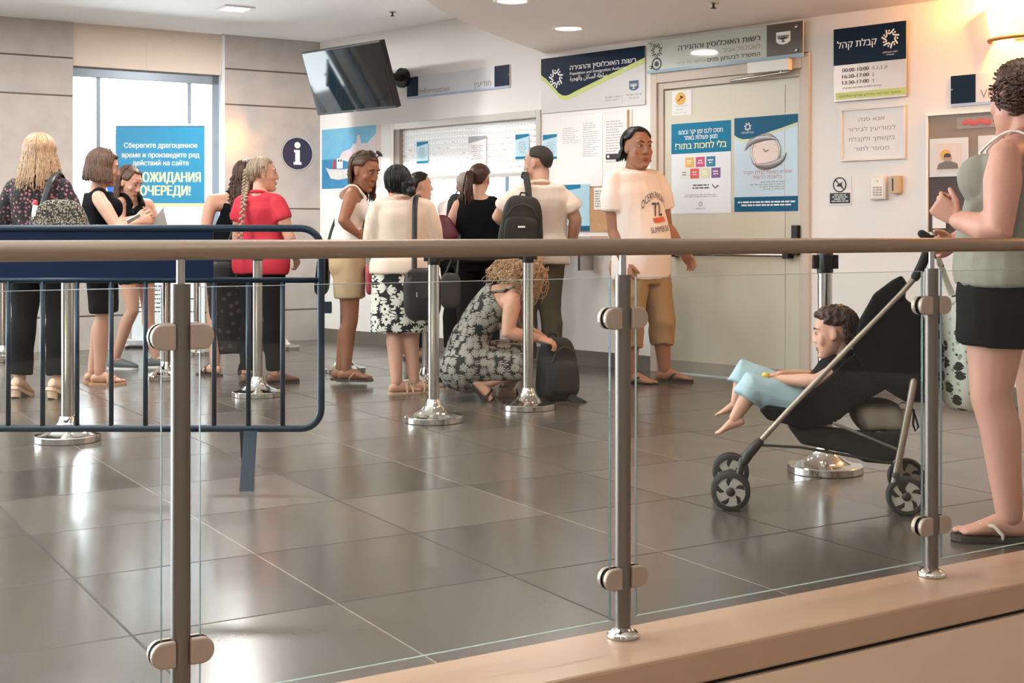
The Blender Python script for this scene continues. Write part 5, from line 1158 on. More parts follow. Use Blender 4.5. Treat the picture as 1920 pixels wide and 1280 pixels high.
hair(S, p, HBL, cap=dict(th=.013, front=42, side=0, back=-46), extra=lambda b: b.tube([headp(S, 0, -.11, .0), headp(S, 0, -.14, -.04), headp(S, .0, -.13, -.11)], [.03, .028, .015]), fine=.002)

# person in black at the counter with ponytail
B9 = V(((897-960)/F*10.05, 10.05, 0)); p = person('person in black sleeveless top with a brown ponytail at the service window, back turned', base=B9)
S = skeleton(B9, 97, 1.565, girth=1.13, pose=dict(elR=(.23, .06, 1.12), wrR=(.12, .22, 1.07), elL=(-.24, .04, 1.12), wrL=(-.12, .22, 1.07), head=(.015, .03, 1.575), hand=dict(R=dict(curl=25, pn=V((0, 0, -1))), L=dict(curl=25, pn=V((0, 0, -1))))), hyaw=-22, hpitch=10)
make_body(S, 'body', SK_F, p, face=False)
shirt(S, p, 'top', BLKC2, sleeve=0, infl=.014, t0=-.12, t1=.965, seed=21, ease=.16, ring=0)
pants(S, p, 'trousers', BLKC, seed=22, prof=(.1, .1, .09, .085, .085, .08, .08))
obj('belt', MB().loft([tsec(S, .20, .024), tsec(S, .27, .024)], 24), mat('belt_black', '2a2a2c', .4), p, smooth=True)
for sd in 'RL': sole(S, p, sd, mat('shoe_sole_dark', '241d19'), 'shoe', kind='closed', closed=BLKC)
def pony(b):
    r = random.Random(5); c0 = headp(S, -.02, -.12, .015)
    for i in range(46):
        a = r.uniform(0, 6.28); q = r.uniform(0, .022); o = V((q*math.cos(a), q*.6*math.sin(a), q*math.sin(a))); e = c0+V((-.03+r.uniform(-.03, .02), -.03+r.uniform(-.02, .02), -.20+r.uniform(-.03, .03)))
        b.tube([c0+o*.5, c0+V((-.03, -.035, .012))+o*1.3, c0.lerp(e, .5)+V((-.025, -.03, .015))+o*1.5, e+o*1.6], [.006, .007, .007, .003], 6)
hair(S, p, HRB, cap=dict(th=.015, back=-44, side=-4, front=42), raw=pony)

# person half hidden behind the ponytail
B10 = V(((861-960)/F*10.6, 10.58, 0)); p = person('person in pale shirt with a black backpack, mostly hidden behind the ponytailed one', base=B10)
S = skeleton(B10, 52, 1.56, girth=1.0, pose=dict(head=at(874, 350, 10.56), neck=at(868, 382, 10.52), elL=at(836, 402, 10.62), wrL=at(848, 425, 10.52), elR=(.2, .03, 1.10), wrR=(.16, .16, .98)), hyaw=30)
make_body(S, 'body', SK_F, p)
shirt(S, p, 'shirt', mat('cloth_pale_pink', 'e0d0ca', .8), sleeve=1.5, seed=23, sinf=.018)
pants(S, p, 'trousers', BLKC, seed=24)
for sd in 'RL': sole(S, p, sd, mat('shoe_sole_dark', '241d19'), 'shoe', kind='closed', closed=BLKC)
hair(S, p, mat('hair_grey_short', '8d8078', .6, vary=.2, vscale=60), cap=dict(th=.008, front=48, side=4, back=-36))

# man in the polo shirt
B11 = V(((1010-960)/F*9.62, 9.62, 0)); D11 = 9.62; p = person('man in cream polo shirt and olive trousers facing the counter, head turned sideways', base=B11)
S = skeleton(B11, 101, 1.665, sex='m', girth=1.12, headk=1.12, pose=dict(shR=(.20, -.02, 1.335), shL=(-.20, -.02, 1.335), elL=at(934, 407, 9.62), wrL=at(962, 422, 9.78), elR=at(1079, 412, 9.66), wrR=at(1070, 462, 9.80), knR=(.09, .02, .485), anR=(.11, -.02, .085), hand=dict(L=dict(curl=60))), hyaw=52, hpitch=6)
make_body(S, 'body', SK_F, p)
POLO = mat('cloth_polo', 'ead6c4', .85, bump=.15, bscale=150)
o = shirt(S, p, 'polo_shirt', POLO, t0=-.2, t1=.965, sleeve=.62, infl=.015, sinf=.024, ease=.18, fold=.008, seed=25)
pants(S, p, 'trousers', denim('cloth_olive', '5d5140'), seed=26, prof=(.1, .1, .09, .082, .08, .075, .07))
for sd in 'RL': sole(S, p, sd, mat('shoe_sole_dark', '241d19'), 'shoe', kind='closed', closed=mat('shoe_brown', '6d4a38'))
hair(S, p, mat('hair_short_dark', '2a1c15', .6, vary=.3, vscale=80, bump=.6, bscale=300), cap=dict(th=.007, front=50, side=-6, back=-40, sideang=70), fine=.0012)
S11 = S

# man at the door
B13 = base_at(1222, 717); D13 = B13.y; p = person('man in a printed white T-shirt, rolled tan trousers and black flip-flops standing by the door', base=B13)
S = skeleton(B13, -50, 1.775, sex='m', girth=1.14, belly=.055, headk=1.14, pose=dict(pelvis=at(1201, 498, D13), waist=at(1200, 455, D13), chest=at(1191, 385, D13), neck=at(1190, 323, D13), head=at(1196, 278, D13-.03), shR=at(1150, 335, D13-.11), shL=at(1232, 337, D13+.10), elR=at(1153, 432, D13-.10), wrR=at(1171, 492, D13-.16), elL=at(1247, 425, D13+.14), wrL=at(1278, 468, D13+.10), hpR=at(1184, 502, D13-.07), hpL=at(1220, 502, D13+.06), knR=at(1182, 610, D13-.1), knL=at(1242, 605, D13+.02), anR=at(1183, 698, D13-.05), anL=at(1246, 692, D13+.05), hand=dict(R=dict(curl=35), L=dict(curl=20))), toe=(-22, -42), hpitch=2, hyaw=-14)
make_body(S, 'body', SK_M, p, bustf=False)
TEE = mat('cloth_tee_white', 'f2e6dc', .85)
shirt(S, p, 'tee_shirt', TEE, t0=-.17, t1=.955, sleeve=.62, infl=.014, sinf=.03, ease=.17, fold=.009, seed=27)
# print on the chest
def wrap(x, z, lift=.004):
    x = -x; t = .40+(z+.02)*1.75; c, X, Yf, Yb = tsec(S, t, .021+lift); w_ = X.length; u = max(-.98, min(.98, x/w_)); a = math.asin(u); a2 = u
    pt = c+X*u+Yf*math.sqrt(max(0, 1-u*u)); return pt
NVP = mat('print_navy', '3f4056', .8); WV = lambda dx, dz, arc=0: (lambda x, z: wrap(x+dx, z+dz-arc*x*x))
text('OCEAN PACIFIC', NVP, p, 0, 0, .042, .25, xf=WV(.02, .165, 4.0), bold=.01); text('72', mat('print_dark', '4b423f', .8), p, 0, 0, .075, .085, xf=WV(.02, .065), bold=.01); text('SUMMER SURF', NVP, p, 0, 0, .028, .20, xf=WV(.02, -.012), bold=.006)
b = MB(); N = 12; vs = [wrap(.02+(-.5+i/N)*.12, z) for z in (.035, .058) for i in range(N+1)]; b.add(vs, [(i, i+1, N+1+i+1, N+1+i) for i in range(N)]); obj('orange_bar', b, mat('print_orange', 'd9694a', .8), p)
pants(S, p, 'trousers', denim('cloth_tan', 'a98a66'), end=1.42, infl=.02, prof=(.108, .105, .096, .086, .084, .078, .07), fold=.010, seed=28)
FFB = mat('flipflop_black', '17120f', .6)
for sd in 'RL':
    sole(S, p, sd, FFB, strap=FFB)
    c = legline(S, sd); q = c[4].lerp(c[5], .45); b = MB(); b.tube([q+V((.072*math.cos(a), .072*math.sin(a), .010*math.sin(3*a))) for a in [i*math.pi/8 for i in range(16)]], .016, 8, closed=True); obj('rolled_cuff', b, denim('cloth_tan', 'a98a66'), p, smooth=True)
hair(S, p, HBL, cap=dict(th=.015, front=50, side=0, back=-46, sideang=66), raw=lambda b: locks(b, S, 150, .07, 98, 262, rad=.0055, seed=10, th=.013, out=.003, grow=.02, wave=.002, side=-20), fine=.002)
# crouching woman
B12 = base_at(920, 748); D = B12.y; p = person('person with curly blonde hair crouching in a black and white flowered dress', base=B12)
S = skeleton(B12, 16, 1.66, girth=1.1, pose=dict(pelvis=at(880, 668, D), waist=at(884, 628, D), chest=at(918, 578, D-.02), neck=at(962, 545, D-.04), head=at(988, 532, D-.03), shR=at(962, 562, D-.21), shL=at(980, 562, D+.15), elR=at(951, 624, D-.24), wrR=at(1008, 633, D-.20), elL=at(990, 622, D+.16), wrL=at(1026, 640, D+.10), hpR=at(884, 680, D-.09), hpL=at(884, 680, D+.1), knR=at(985, 688, D-.13), knL=at(990, 655, D+.16), anR=at(908, 716, D-.12), anL=at(950, 728, D+.14), hand=dict(R=dict(d=V((1, .05, -.28)), pn=V((0, .3, -1)), curl=30), L=dict(d=V((1, -.1, -.3)), pn=V((0, 0, -1)), curl=30)), foot=dict(R=48, L=10)), toe=(5, 0), hpitch=38)
make_body(S, 'body', SK_F, p, face=False)
DR = floral('dress_flowers', '141212', '8f897f', 21, 12, .66, .08)
b = MB(); torso(b, S, -.2, .82, .014, n=10)
for sg in (1, -1):
    c, X, Yf, Yb = tsec(S, .7); b.ell(c+X*.46*sg+Yf*.78, X*.46, Yf.normalized()*.075, V((0, 0, .075)))
for sd in 'RL': leg(b, S, sd, .025, .97); hp = getattr(S, 'hp'+sd); b.sph(hp, .13)
b.tube([S.pelvis+V((-.02, 0, -.06)), S.knR.lerp(S.knL, .5)+V((-.08, 0, -.02))], [.17, .11], 16); b.sph(S.pelvis+V((-.03, 0, -.07)), (.17, .2, .15))
link('dress', remesh(b, .009, 4, .007, seed=29), DR, p)
for sg, sd in ((1, 'R'), (-1, 'L')):
    sh = getattr(S, 'sh'+sd); a = S.neck.lerp(sh, .5)+V((0, 0, .05)); c, X, Yf, Yb = tsec(S, .78); obj('strap', MB().tube([c+X*.55*sg-Yb, a-S.f*.05+V((0, 0, -.02)), a, c+X*.55*sg+Yf], .011, 8), DR, p, smooth=True)
for sd in 'RL': sole(S, p, sd, mat('sandal_black', '1a1716', .55), kind='ankle')
def curls(b):
    r = random.Random(12)
    for i in range(900):
        a = r.uniform(40, 320); be = math.radians(r.uniform(-10, 80)); ar = math.radians(a); cb = math.cos(be); d = (S.hx*-math.sin(ar)*cb+S.hf*math.cos(ar)*cb+S.hu*math.sin(be))
        c0 = headp(S, 0, -.012, .03)+d*.088; L = r.uniform(.08, .26); wv = r.uniform(.008, .018); fq = r.uniform(.8, 1.6); P = []; ph = r.uniform(0, 6.28); cur = c0; n = 22; side = d.cross(V((.2, .3, 1))).normalized(); up = side.cross(d)
        for j in range(n):
            u = j/(n-1); dd = (d*(1-u)*.9+V((.0, -.05, -1))*u*.75+V((-.5, 0, .05))+V((r.uniform(-.7, .7), r.uniform(-.7, .7), r.uniform(-.5, .5)))*.6).normalized(); cur = cur+dd*L/n; w_ = wv*min(1, j/4)
            P.append(cur+side*w_*math.cos(ph+j*fq)+up*w_*math.sin(ph+j*fq))
        b.tube(P, [.0031*(1-.5*j/n) for j in range(n)], 4)
hair(S, p, HCU, cap=dict(th=.03, back=-50, side=-25, front=30), raw=curls, fine=.008)

# woman standing by the pushchair
B15 = flo(1893, 1012); D15 = B15.y; p = person('woman in olive tank top and black shorts with pinned-up curly hair by the pushchair', base=B15)
S = skeleton(B15, 152, 1.665, girth=1.27, bust=1.12, belly=.04, bustt=.62, pose=dict(shL=at(1884, 292, D15-.19), elL=at(1872, 433, D15-.24), wrL=at(1796, 412, D15-.10), head=at(1912, 186, D15), neck=at(1924, 262, D15), chest=at(1915, 340, D15), waist=at(1903, 430, D15), pelvis=at(1903, 520, D15), elR=at(1850, 430, D15+.25), wrR=at(1792, 452, D15+.20), knL=at(1858, 745, D15-.05), anL=at(1893, 967, D15-.03), hpL=at(1872, 545, D15-.08), hpR=at(1952, 545, D15+.08), knR=at(1945, 745, D15+.1), anR=at(1955, 962, D15+.2), hand=dict(L=dict(d=V((-.75, .3, .62)), pn=V((.5, .75, .3)), curl=78, thumb=40))), toe=(-12, -18), hyaw=-30, hpitch=4)
make_body(S, 'body', SK_P, p, vox=.0075)
OLV = mat('cloth_olive_grey', '7e7b6d', .85, bump=.12, bscale=200)
c, X, Yf, Yb = tsec(S, -.12, .0); 
tank(S, p, 'tank_top', OLV, t0=-.04, t1=.82, flare=.034, infl=.016, strap=0, seed=30, fold=.010, ease=.15, vox=.0075)
for sd, sg in (('L', -1), ('R', 1)):
    c, X, Yf, Yb = tsec(S, .80); dn = X.normalized()*sg; a = S.neck.lerp(getattr(S, 'sh'+sd), .5); yb, yf = Yb.normalized(), Yf.normalized(); up = V((0, 0, 1))
    obj('white_strap', MB().tube(sm_([c+dn*.10-Yb*1.04, c.lerp(a, .6)+dn*.02-Yb*1.02, a-yf*.04+up*.040, a+up*.054, a+yf*.045+up*.040, c.lerp(a, .6)+Yf*1.1, c+dn*.1+Yf*1.04]), .012, 8, flat=(dn, .4, 1.1)), mat('strap_white', 'e9e2dc', .6), p, smooth=True)
pants(S, p, 'shorts', BLKC, end=.50, infl=.018, prof=(.135, .13, .12, .1, .1, .1, .1), seed=31, vox=.008)
for sd in 'RL': sole(S, p, sd, mat('flipflop_dark', '2a2925', .6), strap=mat('flipflop_silver', 'cfcab4', .35))
def updo(b):
    r = random.Random(15)
    for i in range(90):
        c = headp(S, r.uniform(-.055, .055), -.10+r.uniform(-.04, .03), r.uniform(-.07, .08)); b.sph(c, r.uniform(.018, .03), 8, 6)
def curl15(b):
    r = random.Random(16)
    for i in range(380):
        a = r.uniform(30, 330); be = math.radians(r.uniform(-38, 85)); ar = math.radians(a); cb = math.cos(be); n = 14; P = []
        c0 = headp(S, -math.sin(ar)*cb*.088, -.012+math.cos(ar)*cb*.106, .032+math.sin(be)*.096); q = headp(S, r.uniform(-.05, .05), -.10, r.uniform(-.03, .06)); ph = r.uniform(0, 6); w_ = r.uniform(.004, .009)
        for j in range(n):
            u = j/(n-1)*.55; e = c0.lerp(q, u); o_ = (e-headp(S, 0, -.02, .02)).normalized(); e = headp(S, 0, -.02, .02)+o_*max((e-headp(S, 0, -.02, .02)).length, .098); sd_ = o_.cross(V((0, 0, 1))).normalized(); P.append(e+sd_*w_*math.sin(ph+j*1.0)+o_*w_*.5*math.cos(ph+j*1.2))
        b.tube(P, .0036, 5)
hair(S, p, hairmat('hair_dark_curly', '22130d', '563521'), cap=dict(th=.016, front=40, side=-4, back=-40), extra=updo, raw=curl15, fine=.004, vox=.005)
S15 = S

# ------------------------------------------------------------------ glass railing on the kerb
RAILM = mat('rail_bronze', '8d7b6c', .42, metal=.75, bump=.08, bscale=400); POSTM = mat('post_metal', '6f6861', .42, metal=.8, bump=.08, bscale=400); CLM = mat('clamp_metal', 'a39182', .5, metal=.5); CHR = mat('chrome', 'd6d2cc', .10, metal=1)
t = thing('glass_railing', 'bronze handrail with glass panes held by round posts on the stone kerb', 'railing', RO, RANG)
obj('handrail', MB().tube([(-6, 0, 1.006), (6, 0, 1.006)], .0205, 24), RAILM, t, smooth=True)
for i in (-2, -1, 0, 1, 2):
    x = i*1.10
    po = obj('post', MB().tube([(x, 0, .05), (x, 0, .938)], .0195, 20, round_=False), POSTM, t, auto=40)
    obj('stem', MB().tube([(x, 0, .937), (x, 0, .99)], .0085, 14, round_=False), STEEL, po, auto=40)
    obj('floor_flange', MB().lathe((x, 0, .05), [(.040, 0), (.041, .006), (.036, .014), (.028, .018), (.0195, .026)], 28), CHR, po, smooth=True)
    for z in (.832, .197):
        for sg in (1, -1):
            pts = [(x+sg*.014, z+.0265), (x+sg*.014, z-.0265)]+[(x+sg*(.040+.0245*math.cos(a)), z+.0265*math.sin(a)) for a in [(-.5+j/10)*math.pi for j in range(11)]]
            c = obj('clamp', MB().prism(pts, -.0205, -.005), CLM, po, bevel=.004); c2 = obj('clamp', MB().prism(pts, .005, .0205), CLM, po, bevel=.004)
            g = [(x+sg*(.030+.0225*math.cos(a)), z+.0245*math.sin(a)) for a in [j*math.pi/10 for j in range(20)]]
            obj('gasket', MB().prism([(px_, pz_) for px_, pz_ in pts], -.005, -.0042).prism(pts, .0042, .005), BLK, po)
GL = glass_mat('rail_glass', (.965, .98, .972)); GE = mat('glass_edge', '93a29b', .3, spec=.5)
for i in range(-3, 3):
    x0, x1 = i*1.10+.040, (i+1)*1.10-.040
    gp = obj('glass_pane', MB().bx(x0, x1, -.004, .004, .096, .93), GL, t)
    e = MB(); e.bx(x0, x1, -.004, .004, .93, .9312); e.bx(x0, x1, -.004, .004, .0948, .096)
    for xa, xb in ((x0-.001, x0), (x1, x1+.001)): obj('side_edge', MB().bx(xa, xb, -.004, .004, .096, .931), mat('glass_edge_dark', '56625c', .5, spec=.2), gp)
    obj('polished_edge', e, GE, gp)

# ------------------------------------------------------------------ crowd barrier
BZ = 5.58; BLUE = mat('barrier_blue', '0c2233', .35, spec=.3); BLUE2 = mat('barrier_panel_blue', '0a1c36', .4, spec=.15)
xr = (602-960)/F*BZ; xl = xr-2.3; zt, zb = zat(428, BZ), zat(803, BZ); zm = zat(525, BZ); t = thing('crowd_barrier', 'dark blue steel crowd barrier with vertical bars and a solid top panel', 'barrier', (xr, BZ, 0))
def barrier_pt(px, py): return ((px-960)/F*BZ-xr, 0, zat(py, BZ))
L_ = xl-xr; r_ = .085; P = []
for cx, cz, a0 in ((-r_, zt-r_, 90), (-r_, zb+r_, 0), (L_+r_, zb+r_, -90), (L_+r_, zt-r_, 180)):
    for j in range(7): a = math.radians(a0-90*j/6); P.append((cx+r_*math.cos(a), 0, cz+r_*math.sin(a)))
obj('frame', MB().tube(P, .0155, 14, closed=True), BLUE, t, smooth=True)
obj('middle_rail', MB().tube([(L_, 0, zm), (-.0, 0, zm)], .012, 12, round_=False), BLUE, t, smooth=True)
px = 530; k = 0
while True:
    x = barrier_pt(px, 600)[0]
    if x < L_+.06: break
    obj('bar', MB().tube([(x, 0, zm), (x, 0, zb)], .0105, 12, round_=False), BLUE, t, smooth=True); px -= 64.3
x1 = barrier_pt(400, 500)[0]; obj('panel', MB().bx(L_+.02, x1, -.004, .004, zm, zt), BLUE2, t)
for x in (barrier_pt(470, 800)[0], L_+.45):
    fq = lambda dx, y, z: [V((x+dx+a, y+b_, z)) for a, b_ in ((-.028, -.004), (.028, -.004), (.028, .004), (-.028, .004))]
    obj('foot', MB().rings([fq(.0, 0, zb), fq(.045, -.31, .0)]).rings([fq(-.02, .004, zb), fq(-.075, .31, .0)]), mat('barrier_foot', '1b2833', .45, spec=.25), t)
obj('hook', MB().bx(.012, .045, -.012, .012, zat(587, BZ), zat(565, BZ)), BLUE, t, bevel=.003)

# ------------------------------------------------------------------ stanchions
BELTK = mat('belt_black_web', '1f1e20', .7); BELTB = mat('belt_blue_web', '1d4a7c', .7)
def stanchion(px, py, label, belt_to=None, col=None, rp=.031):
    c = flo(px, py); t = thing('queue_stanchion', label, 'stanchion', c, 0, 'queue stanchions')
    obj('base', MB().lathe((0, 0, 0), [(.158, 0), (.162, .003), (.162, .030), (.158, .034), (.125, .040), (.092, .052), (.064, .072), (.046, .096), (.037, .125)], 48), CHR, t, auto=30)
    obj('pole', MB().lathe((0, 0, .1), [(rp, 0), (rp, .765)], 24), mat('stanchion_steel', 'c9c4bd', .16, metal=1), t, auto=50)
    h = MB(); h.lathe((0, 0, .865), [(rp+.002, 0), (rp+.004, .01), (rp+.004, .085), (rp, .095), (.01, .098)], 24); hd = obj('head', h, BLK, t, auto=50)
    for a in range(4):
        q = Matrix.Rotation(a*math.pi/2, 3, 'Z'); obj('belt_slot', MB().box(q @ V((rp+.012, 0, .915)), (.022, .034, .06), q), mat('slot_black', '0c0c0c', .5), hd)
    if belt_to:
        e = flo(*belt_to)-c; n_ = e.normalized(); a = n_*(rp+.02)+V((0, 0, .918)); b_ = e-n_*(rp+.03)+V((0, 0, .918)); m_ = a.lerp(b_, .5)-V((0, 0, .012)); b = MB(); b.tube([a, m_, b_], [.024]*3, 8, round_=False, flat=((0, 0, 1), .05, 1)); obj('belt', b, col, t)
    return t
stanchion(127, 826, 'chrome queue post with a domed base just behind the blue barrier bars')
stanchion(483, 742, 'chrome queue post in front of the red T-shirt')
stanchion(813, 790, 'chrome queue post in front of the black and white flowered skirt', (990, 766), BELTK)
stanchion(990, 766, 'chrome queue post in front of the crouching woman')
stanchion(1547, 884, 'chrome queue post behind the pushchair wheels')
stanchion(312, 710, 'chrome queue post beside the grey sneakers', (370, 664), BELTK)
stanchion(370, 664, 'chrome queue post in front of the roll-up banner foot')
stanchion(527, 655, 'chrome queue post near the stone wall behind the red T-shirt')
stanchion(800, 722, 'chrome queue post behind the flowered skirt', (645, 697), BELTB)
stanchion(645, 697, 'chrome queue post behind the legs of the khaki shorts')
stanchion(6, 676, 'chrome queue post by the stone wall, behind the dark flowered blouse')

# ------------------------------------------------------------------ pushchair
PO = flo(1698, 967); PU = V((-.985, .17, 0)).normalized(); PV = V((-PU.y*-1, -PU.x, 0)); PV = V((.17, .985, 0)).normalized()
def sp(px, py, v=0):
    a = (px-960)/F; U = (a*(PO.y+v*PV.y)-PO.x-v*PV.x)/(PU.x-a*PU.y); q = PO+PU*U+PV*v; return V((q.x, q.y, zat(py, q.y)))-PO
t = thing('pushchair', 'black folding pushchair with grey tubes and spoked wheels', 'pushchair', PO)
TUBE = mat('tube_champagne', '9c8f80', .4, metal=.6); FAB = mat('pushchair_fabric', '0e0e0e', .85, spec=.15, bump=.25, bscale=300); TYRE = mat('tyre', '2b2a27', .75); RIMM = mat('rim_grey', 'a8a398', .45); HUB = mat('hub_dark', '26231f', .5)
W_ = .40
for v in (0, W_):
    obj('main_tube', MB().tube([sp(1399, 856, v), sp(1481, 766, v), sp(1694, 545, v), sp(1719, 517, v)], .0105, 14), TUBE, t, smooth=True)
    obj('handle', MB().tube([sp(1716, 520, v), sp(1728, 498, v), sp(1741, 466, v), sp(1743, 446, v), sp(1728, 438, v)], [.016, .0175, .017, .0165, .015], 14), mat('grip_foam', '171615', .85), t, smooth=True)
    obj('rear_leg', MB().tube([sp(1677, 905, v), sp(1706, 756, v), sp(1713, 715, v)], .0135, 14), TUBE, t, smooth=True)
    obj('link_bar', MB().tube([sp(1564, 793, v), sp(1682, 842, v)], .006, 10), mat('link_grey', '77726b', .4, metal=.5), t, smooth=True)
    obj('lower_bar', MB().tube([sp(1425, 834, v), sp(1500, 838, v), sp(1672, 868, v)], .005, 10), HUB, t, smooth=True)
    fk = MB(); fk.tube([sp(1424, 828, v), sp(1404, 850, v), sp(1394, 868, v)], [.017, .02, .016], 12); fk.tube([sp(1392, 862, v), sp(1386, 890, v), sp(1372, 914, v)], [.014, .013, .012], 10); obj('front_fork', fk, HUB, t, smooth=True)
    rk = MB(); rk.tube([sp(1680, 890, v), sp(1690, 915, v), sp(1699, 929, v)], [.017, .016, .014], 12); obj('rear_axle', rk, HUB, t, smooth=True)
obj('rear_crossbar', MB().tube([sp(1680, 893, 0), sp(1680, 893, W_)], .009, 10), HUB, t, smooth=True); obj('front_crossbar', MB().tube([sp(1424, 830, 0), sp(1424, 830, W_)], .008, 10), HUB, t, smooth=True)
def wheel(c, r, wd):
    ax = PV; o = obj('wheel', MB().lathe(c-ax*wd/2, [(r*.74, 0), (r*.9, 0), (r, wd*.25), (r, wd*.75), (r*.9, wd), (r*.74, wd)], 36, axis=ax, ring=True), TYRE, t, auto=45)
    obj('rim', MB().lathe(c-ax*wd*.38, [(.001, 0), (r*.76, 0), (r*.76, wd*.76), (.001, wd*.76)], 36, axis=ax), RIMM, o)
    obj('hub_cap', MB().lathe(c-ax*wd*.62, [(.001, 0), (r*.2, .001), (r*.24, wd*.3), (r*.24, wd*1.1)], 20, axis=ax), HUB, o, smooth=True)
    for i in range(5):
        a = i*2*math.pi/5; P = []
        for rr, da in ((.36, 0), (.5, .05), (.64, .2), (.70, .42)): P.append(c-ax*wd*.385+(PU*math.cos(a+da)+V((0, 0, 1))*math.sin(a+da))*r*rr)
        obj('spoke_hole', MB().tube(P, [r*.04, r*.10, r*.12, r*.03], 8, flat=(tuple(ax), 1, .12)), HUB, o)
for v in (0, W_):
    for dv in (-.026, .026): c = sp(1370, 914, v+dv); c.z = .0735; wheel(c, .073, .024)
    c = sp(1699, 930, v); c.z = .0735; wheel(c, .073, .03)
# fabric
def slab(pts, v0, v1, vox=.007, it=4, fold=.004, seed=0):
    a = [sp(x, y, v0) for x, y in pts]; b_ = [sp(x, y, v1) for x, y in pts]; n = len(pts); b = MB(); b.add(a+b_, [tuple(range(n)), tuple(range(2*n-1, n-1, -1))]+[(i, i+n, (i+1) % n+n, (i+1) % n) for i in range(n)]); return remesh(b, vox, it, fold, seed=seed)
link('hood', slab([(1600, 655), (1613, 600), (1640, 552), (1672, 528), (1690, 518), (1699, 532), (1694, 560), (1728, 585), (1741, 640), (1738, 752), (1700, 752), (1660, 728), (1625, 700)], .0, W_-.0, it=6, fold=.006, seed=51), FAB, t)
for v in (.015, W_-.045): link('side_panel', slab([(1480, 762), (1540, 720), (1590, 672), (1640, 640), (1690, 700), (1662, 728), (1600, 765), (1560, 795), (1500, 805), (1474, 795)], v, v+.03, seed=52, fold=.002), FAB, t)
link('seat_sling', slab([(1425, 768), (1440, 760), (1500, 770), (1560, 745), (1620, 660), (1650, 690), (1575, 785), (1500, 800), (1440, 785)], .03, W_-.03, seed=53), FAB, t)
link('basket', slab([(1478, 797), (1503, 830), (1590, 848), (1622, 864), (1668, 868), (1690, 846), (1698, 806), (1650, 812), (1590, 806), (1540, 800)], .04, W_-.04, seed=54, fold=.006), mat('basket_mesh', '1d1c18', .9, bump=.4, bscale=500), t)
bt_ = thing('strap_loop', 'small black strap loop', 'strap') if False else obj('strap_loop', MB().tube([sp(1706, 756), sp(1716, 780), sp(1722, 800), sp(1716, 808), sp(1712, 795), sp(1714, 770)], .004, 8), FAB, t, smooth=True)
# beige bag lying in the basket
def softbox(c, X, Y, Z, e=.55, n=26, m=16):
    b = MB(); rs = []
    def pw(x): return math.copysign(abs(x)**e, x)
    for i in range(m):
        p_ = -math.pi/2+math.pi*(i+.5)/m; rs.append([c+X*pw(math.cos(2*math.pi*j/n))*pw(math.cos(p_))+Y*pw(math.sin(2*math.pi*j/n))*pw(math.cos(p_))+Z*pw(math.sin(p_)) for j in range(n)])
    b.rings(rs); return b
def bagthing(name, label, c, X, Y, Z, m, cat='bag', fold=.006, seed=0, e=.55, vox=.008, taper=0):
    g = thing(name, label, cat, c); b = softbox(V((0, 0, 0)), X, Y, Z, e)
    if taper:
        for p_ in b.v: u = p_.dot(Z.normalized())/Z.length; q = p_-Z.normalized()*p_.dot(Z.normalized()); p_ -= q*taper*u
    link('bag_body', remesh(b, vox, 3, fold, seed=seed), m, g); return g
def strapto(g, pts, r, m, flat=.25, name='strap', up=(0, 0, 1)):
    P = sm_([p-g.location for p in pts], 20); b = MB(); b.tube(P, r, 8, flat=(up, 1, flat) if flat else None); return obj(name, b, m, g, smooth=True)
c = sp(1642, 778, .2)+PO
g = bagthing('beige_bag', 'creased beige bag stowed in the basket of the pushchair', c, V((.088, 0, .005)), V((0, .13, 0)), V((-.02, 0, .055)), mat('bag_beige', '9c9180', .5, vary=.1), fold=.012, seed=55, vox=.006)
obj('metal_ring', MB().tube([V((.07+.014*math.cos(a), -.12, .05+.014*math.sin(a))) for a in [i*math.pi/6 for i in range(12)]], .003, 6, closed=True), STEEL, g, smooth=True)
# flowered bag hanging from the handle
c = sp(1806, 660, .10)+PO; lf = floral('bag_leaves', 'd6d8cc', '2a2f24', 20, 4, .48, .0, third='8fa488')
g = bagthing('flowered_bag', 'tall white bag with dark leaf pattern hanging from the pushchair handle', c, V((.072, .02, 0)), V((-.03, .10, 0)), V((0, 0, .215)), lf, fold=.010, seed=56, e=.6, taper=-.12)
strapto(g, [c+V((-.03, 0, .19)), sp(1772, 520, .08)+PO, sp(1752, 462, .03)+PO, sp(1746, 447, .0)+PO+V((0, 0, .018)), sp(1752, 470, -.02)+PO], .012, lf, .3, up=(0, 1, 0))

# child in the pushchair
CB = PO+sp(1500, 790, .2); CB = V((CB.x, CB.y, 0)); p = thing('person', 'small barefoot child with dark hair and light blue trousers sitting in the pushchair', 'child', CB)
q = lambda x, y, v: sp(x, y, v)+PO
S = skeleton(CB, 170, .86, sex='m', girth=1.05, headk=1.56, limb=1.12, shoe=0, pose=dict(pelvis=q(1506, 752, .2), waist=q(1540, 728, .2), chest=q(1566, 700, .2), neck=q(1583, 672, .2), head=q(1563, 624, .2), shL=q(1583, 690, .09), shR=q(1580, 688, .31), elL=q(1531, 714, .055), wrL=q(1462, 711, .13), elR=q(1528, 708, .34), wrR=q(1462, 702, .25), hpL=q(1500, 757, .15), hpR=q(1500, 754, .25), knL=q(1408, 728, .12), knR=q(1392, 702, .29), anL=q(1377, 784, .09), anR=q(1380, 754, .27), hand=dict(L=dict(d=V((-1, .1, -.12)), pn=V((0, .3, -1)), curl=35), R=dict(d=V((-1, -.2, -.1)), pn=V((0, 0, -1)), curl=35)), foot=dict(L=22, R=14)), toe=(0, 0), hpitch=10, hyaw=-4)
make_body(S, 'body', SK_F, p, vox=.006)
shirt(S, p, 'shirt', BLKC2, t0=-.1, t1=.96, sleeve=.45, infl=.010, sinf=.014, vox=.006, fold=.003, seed=57)
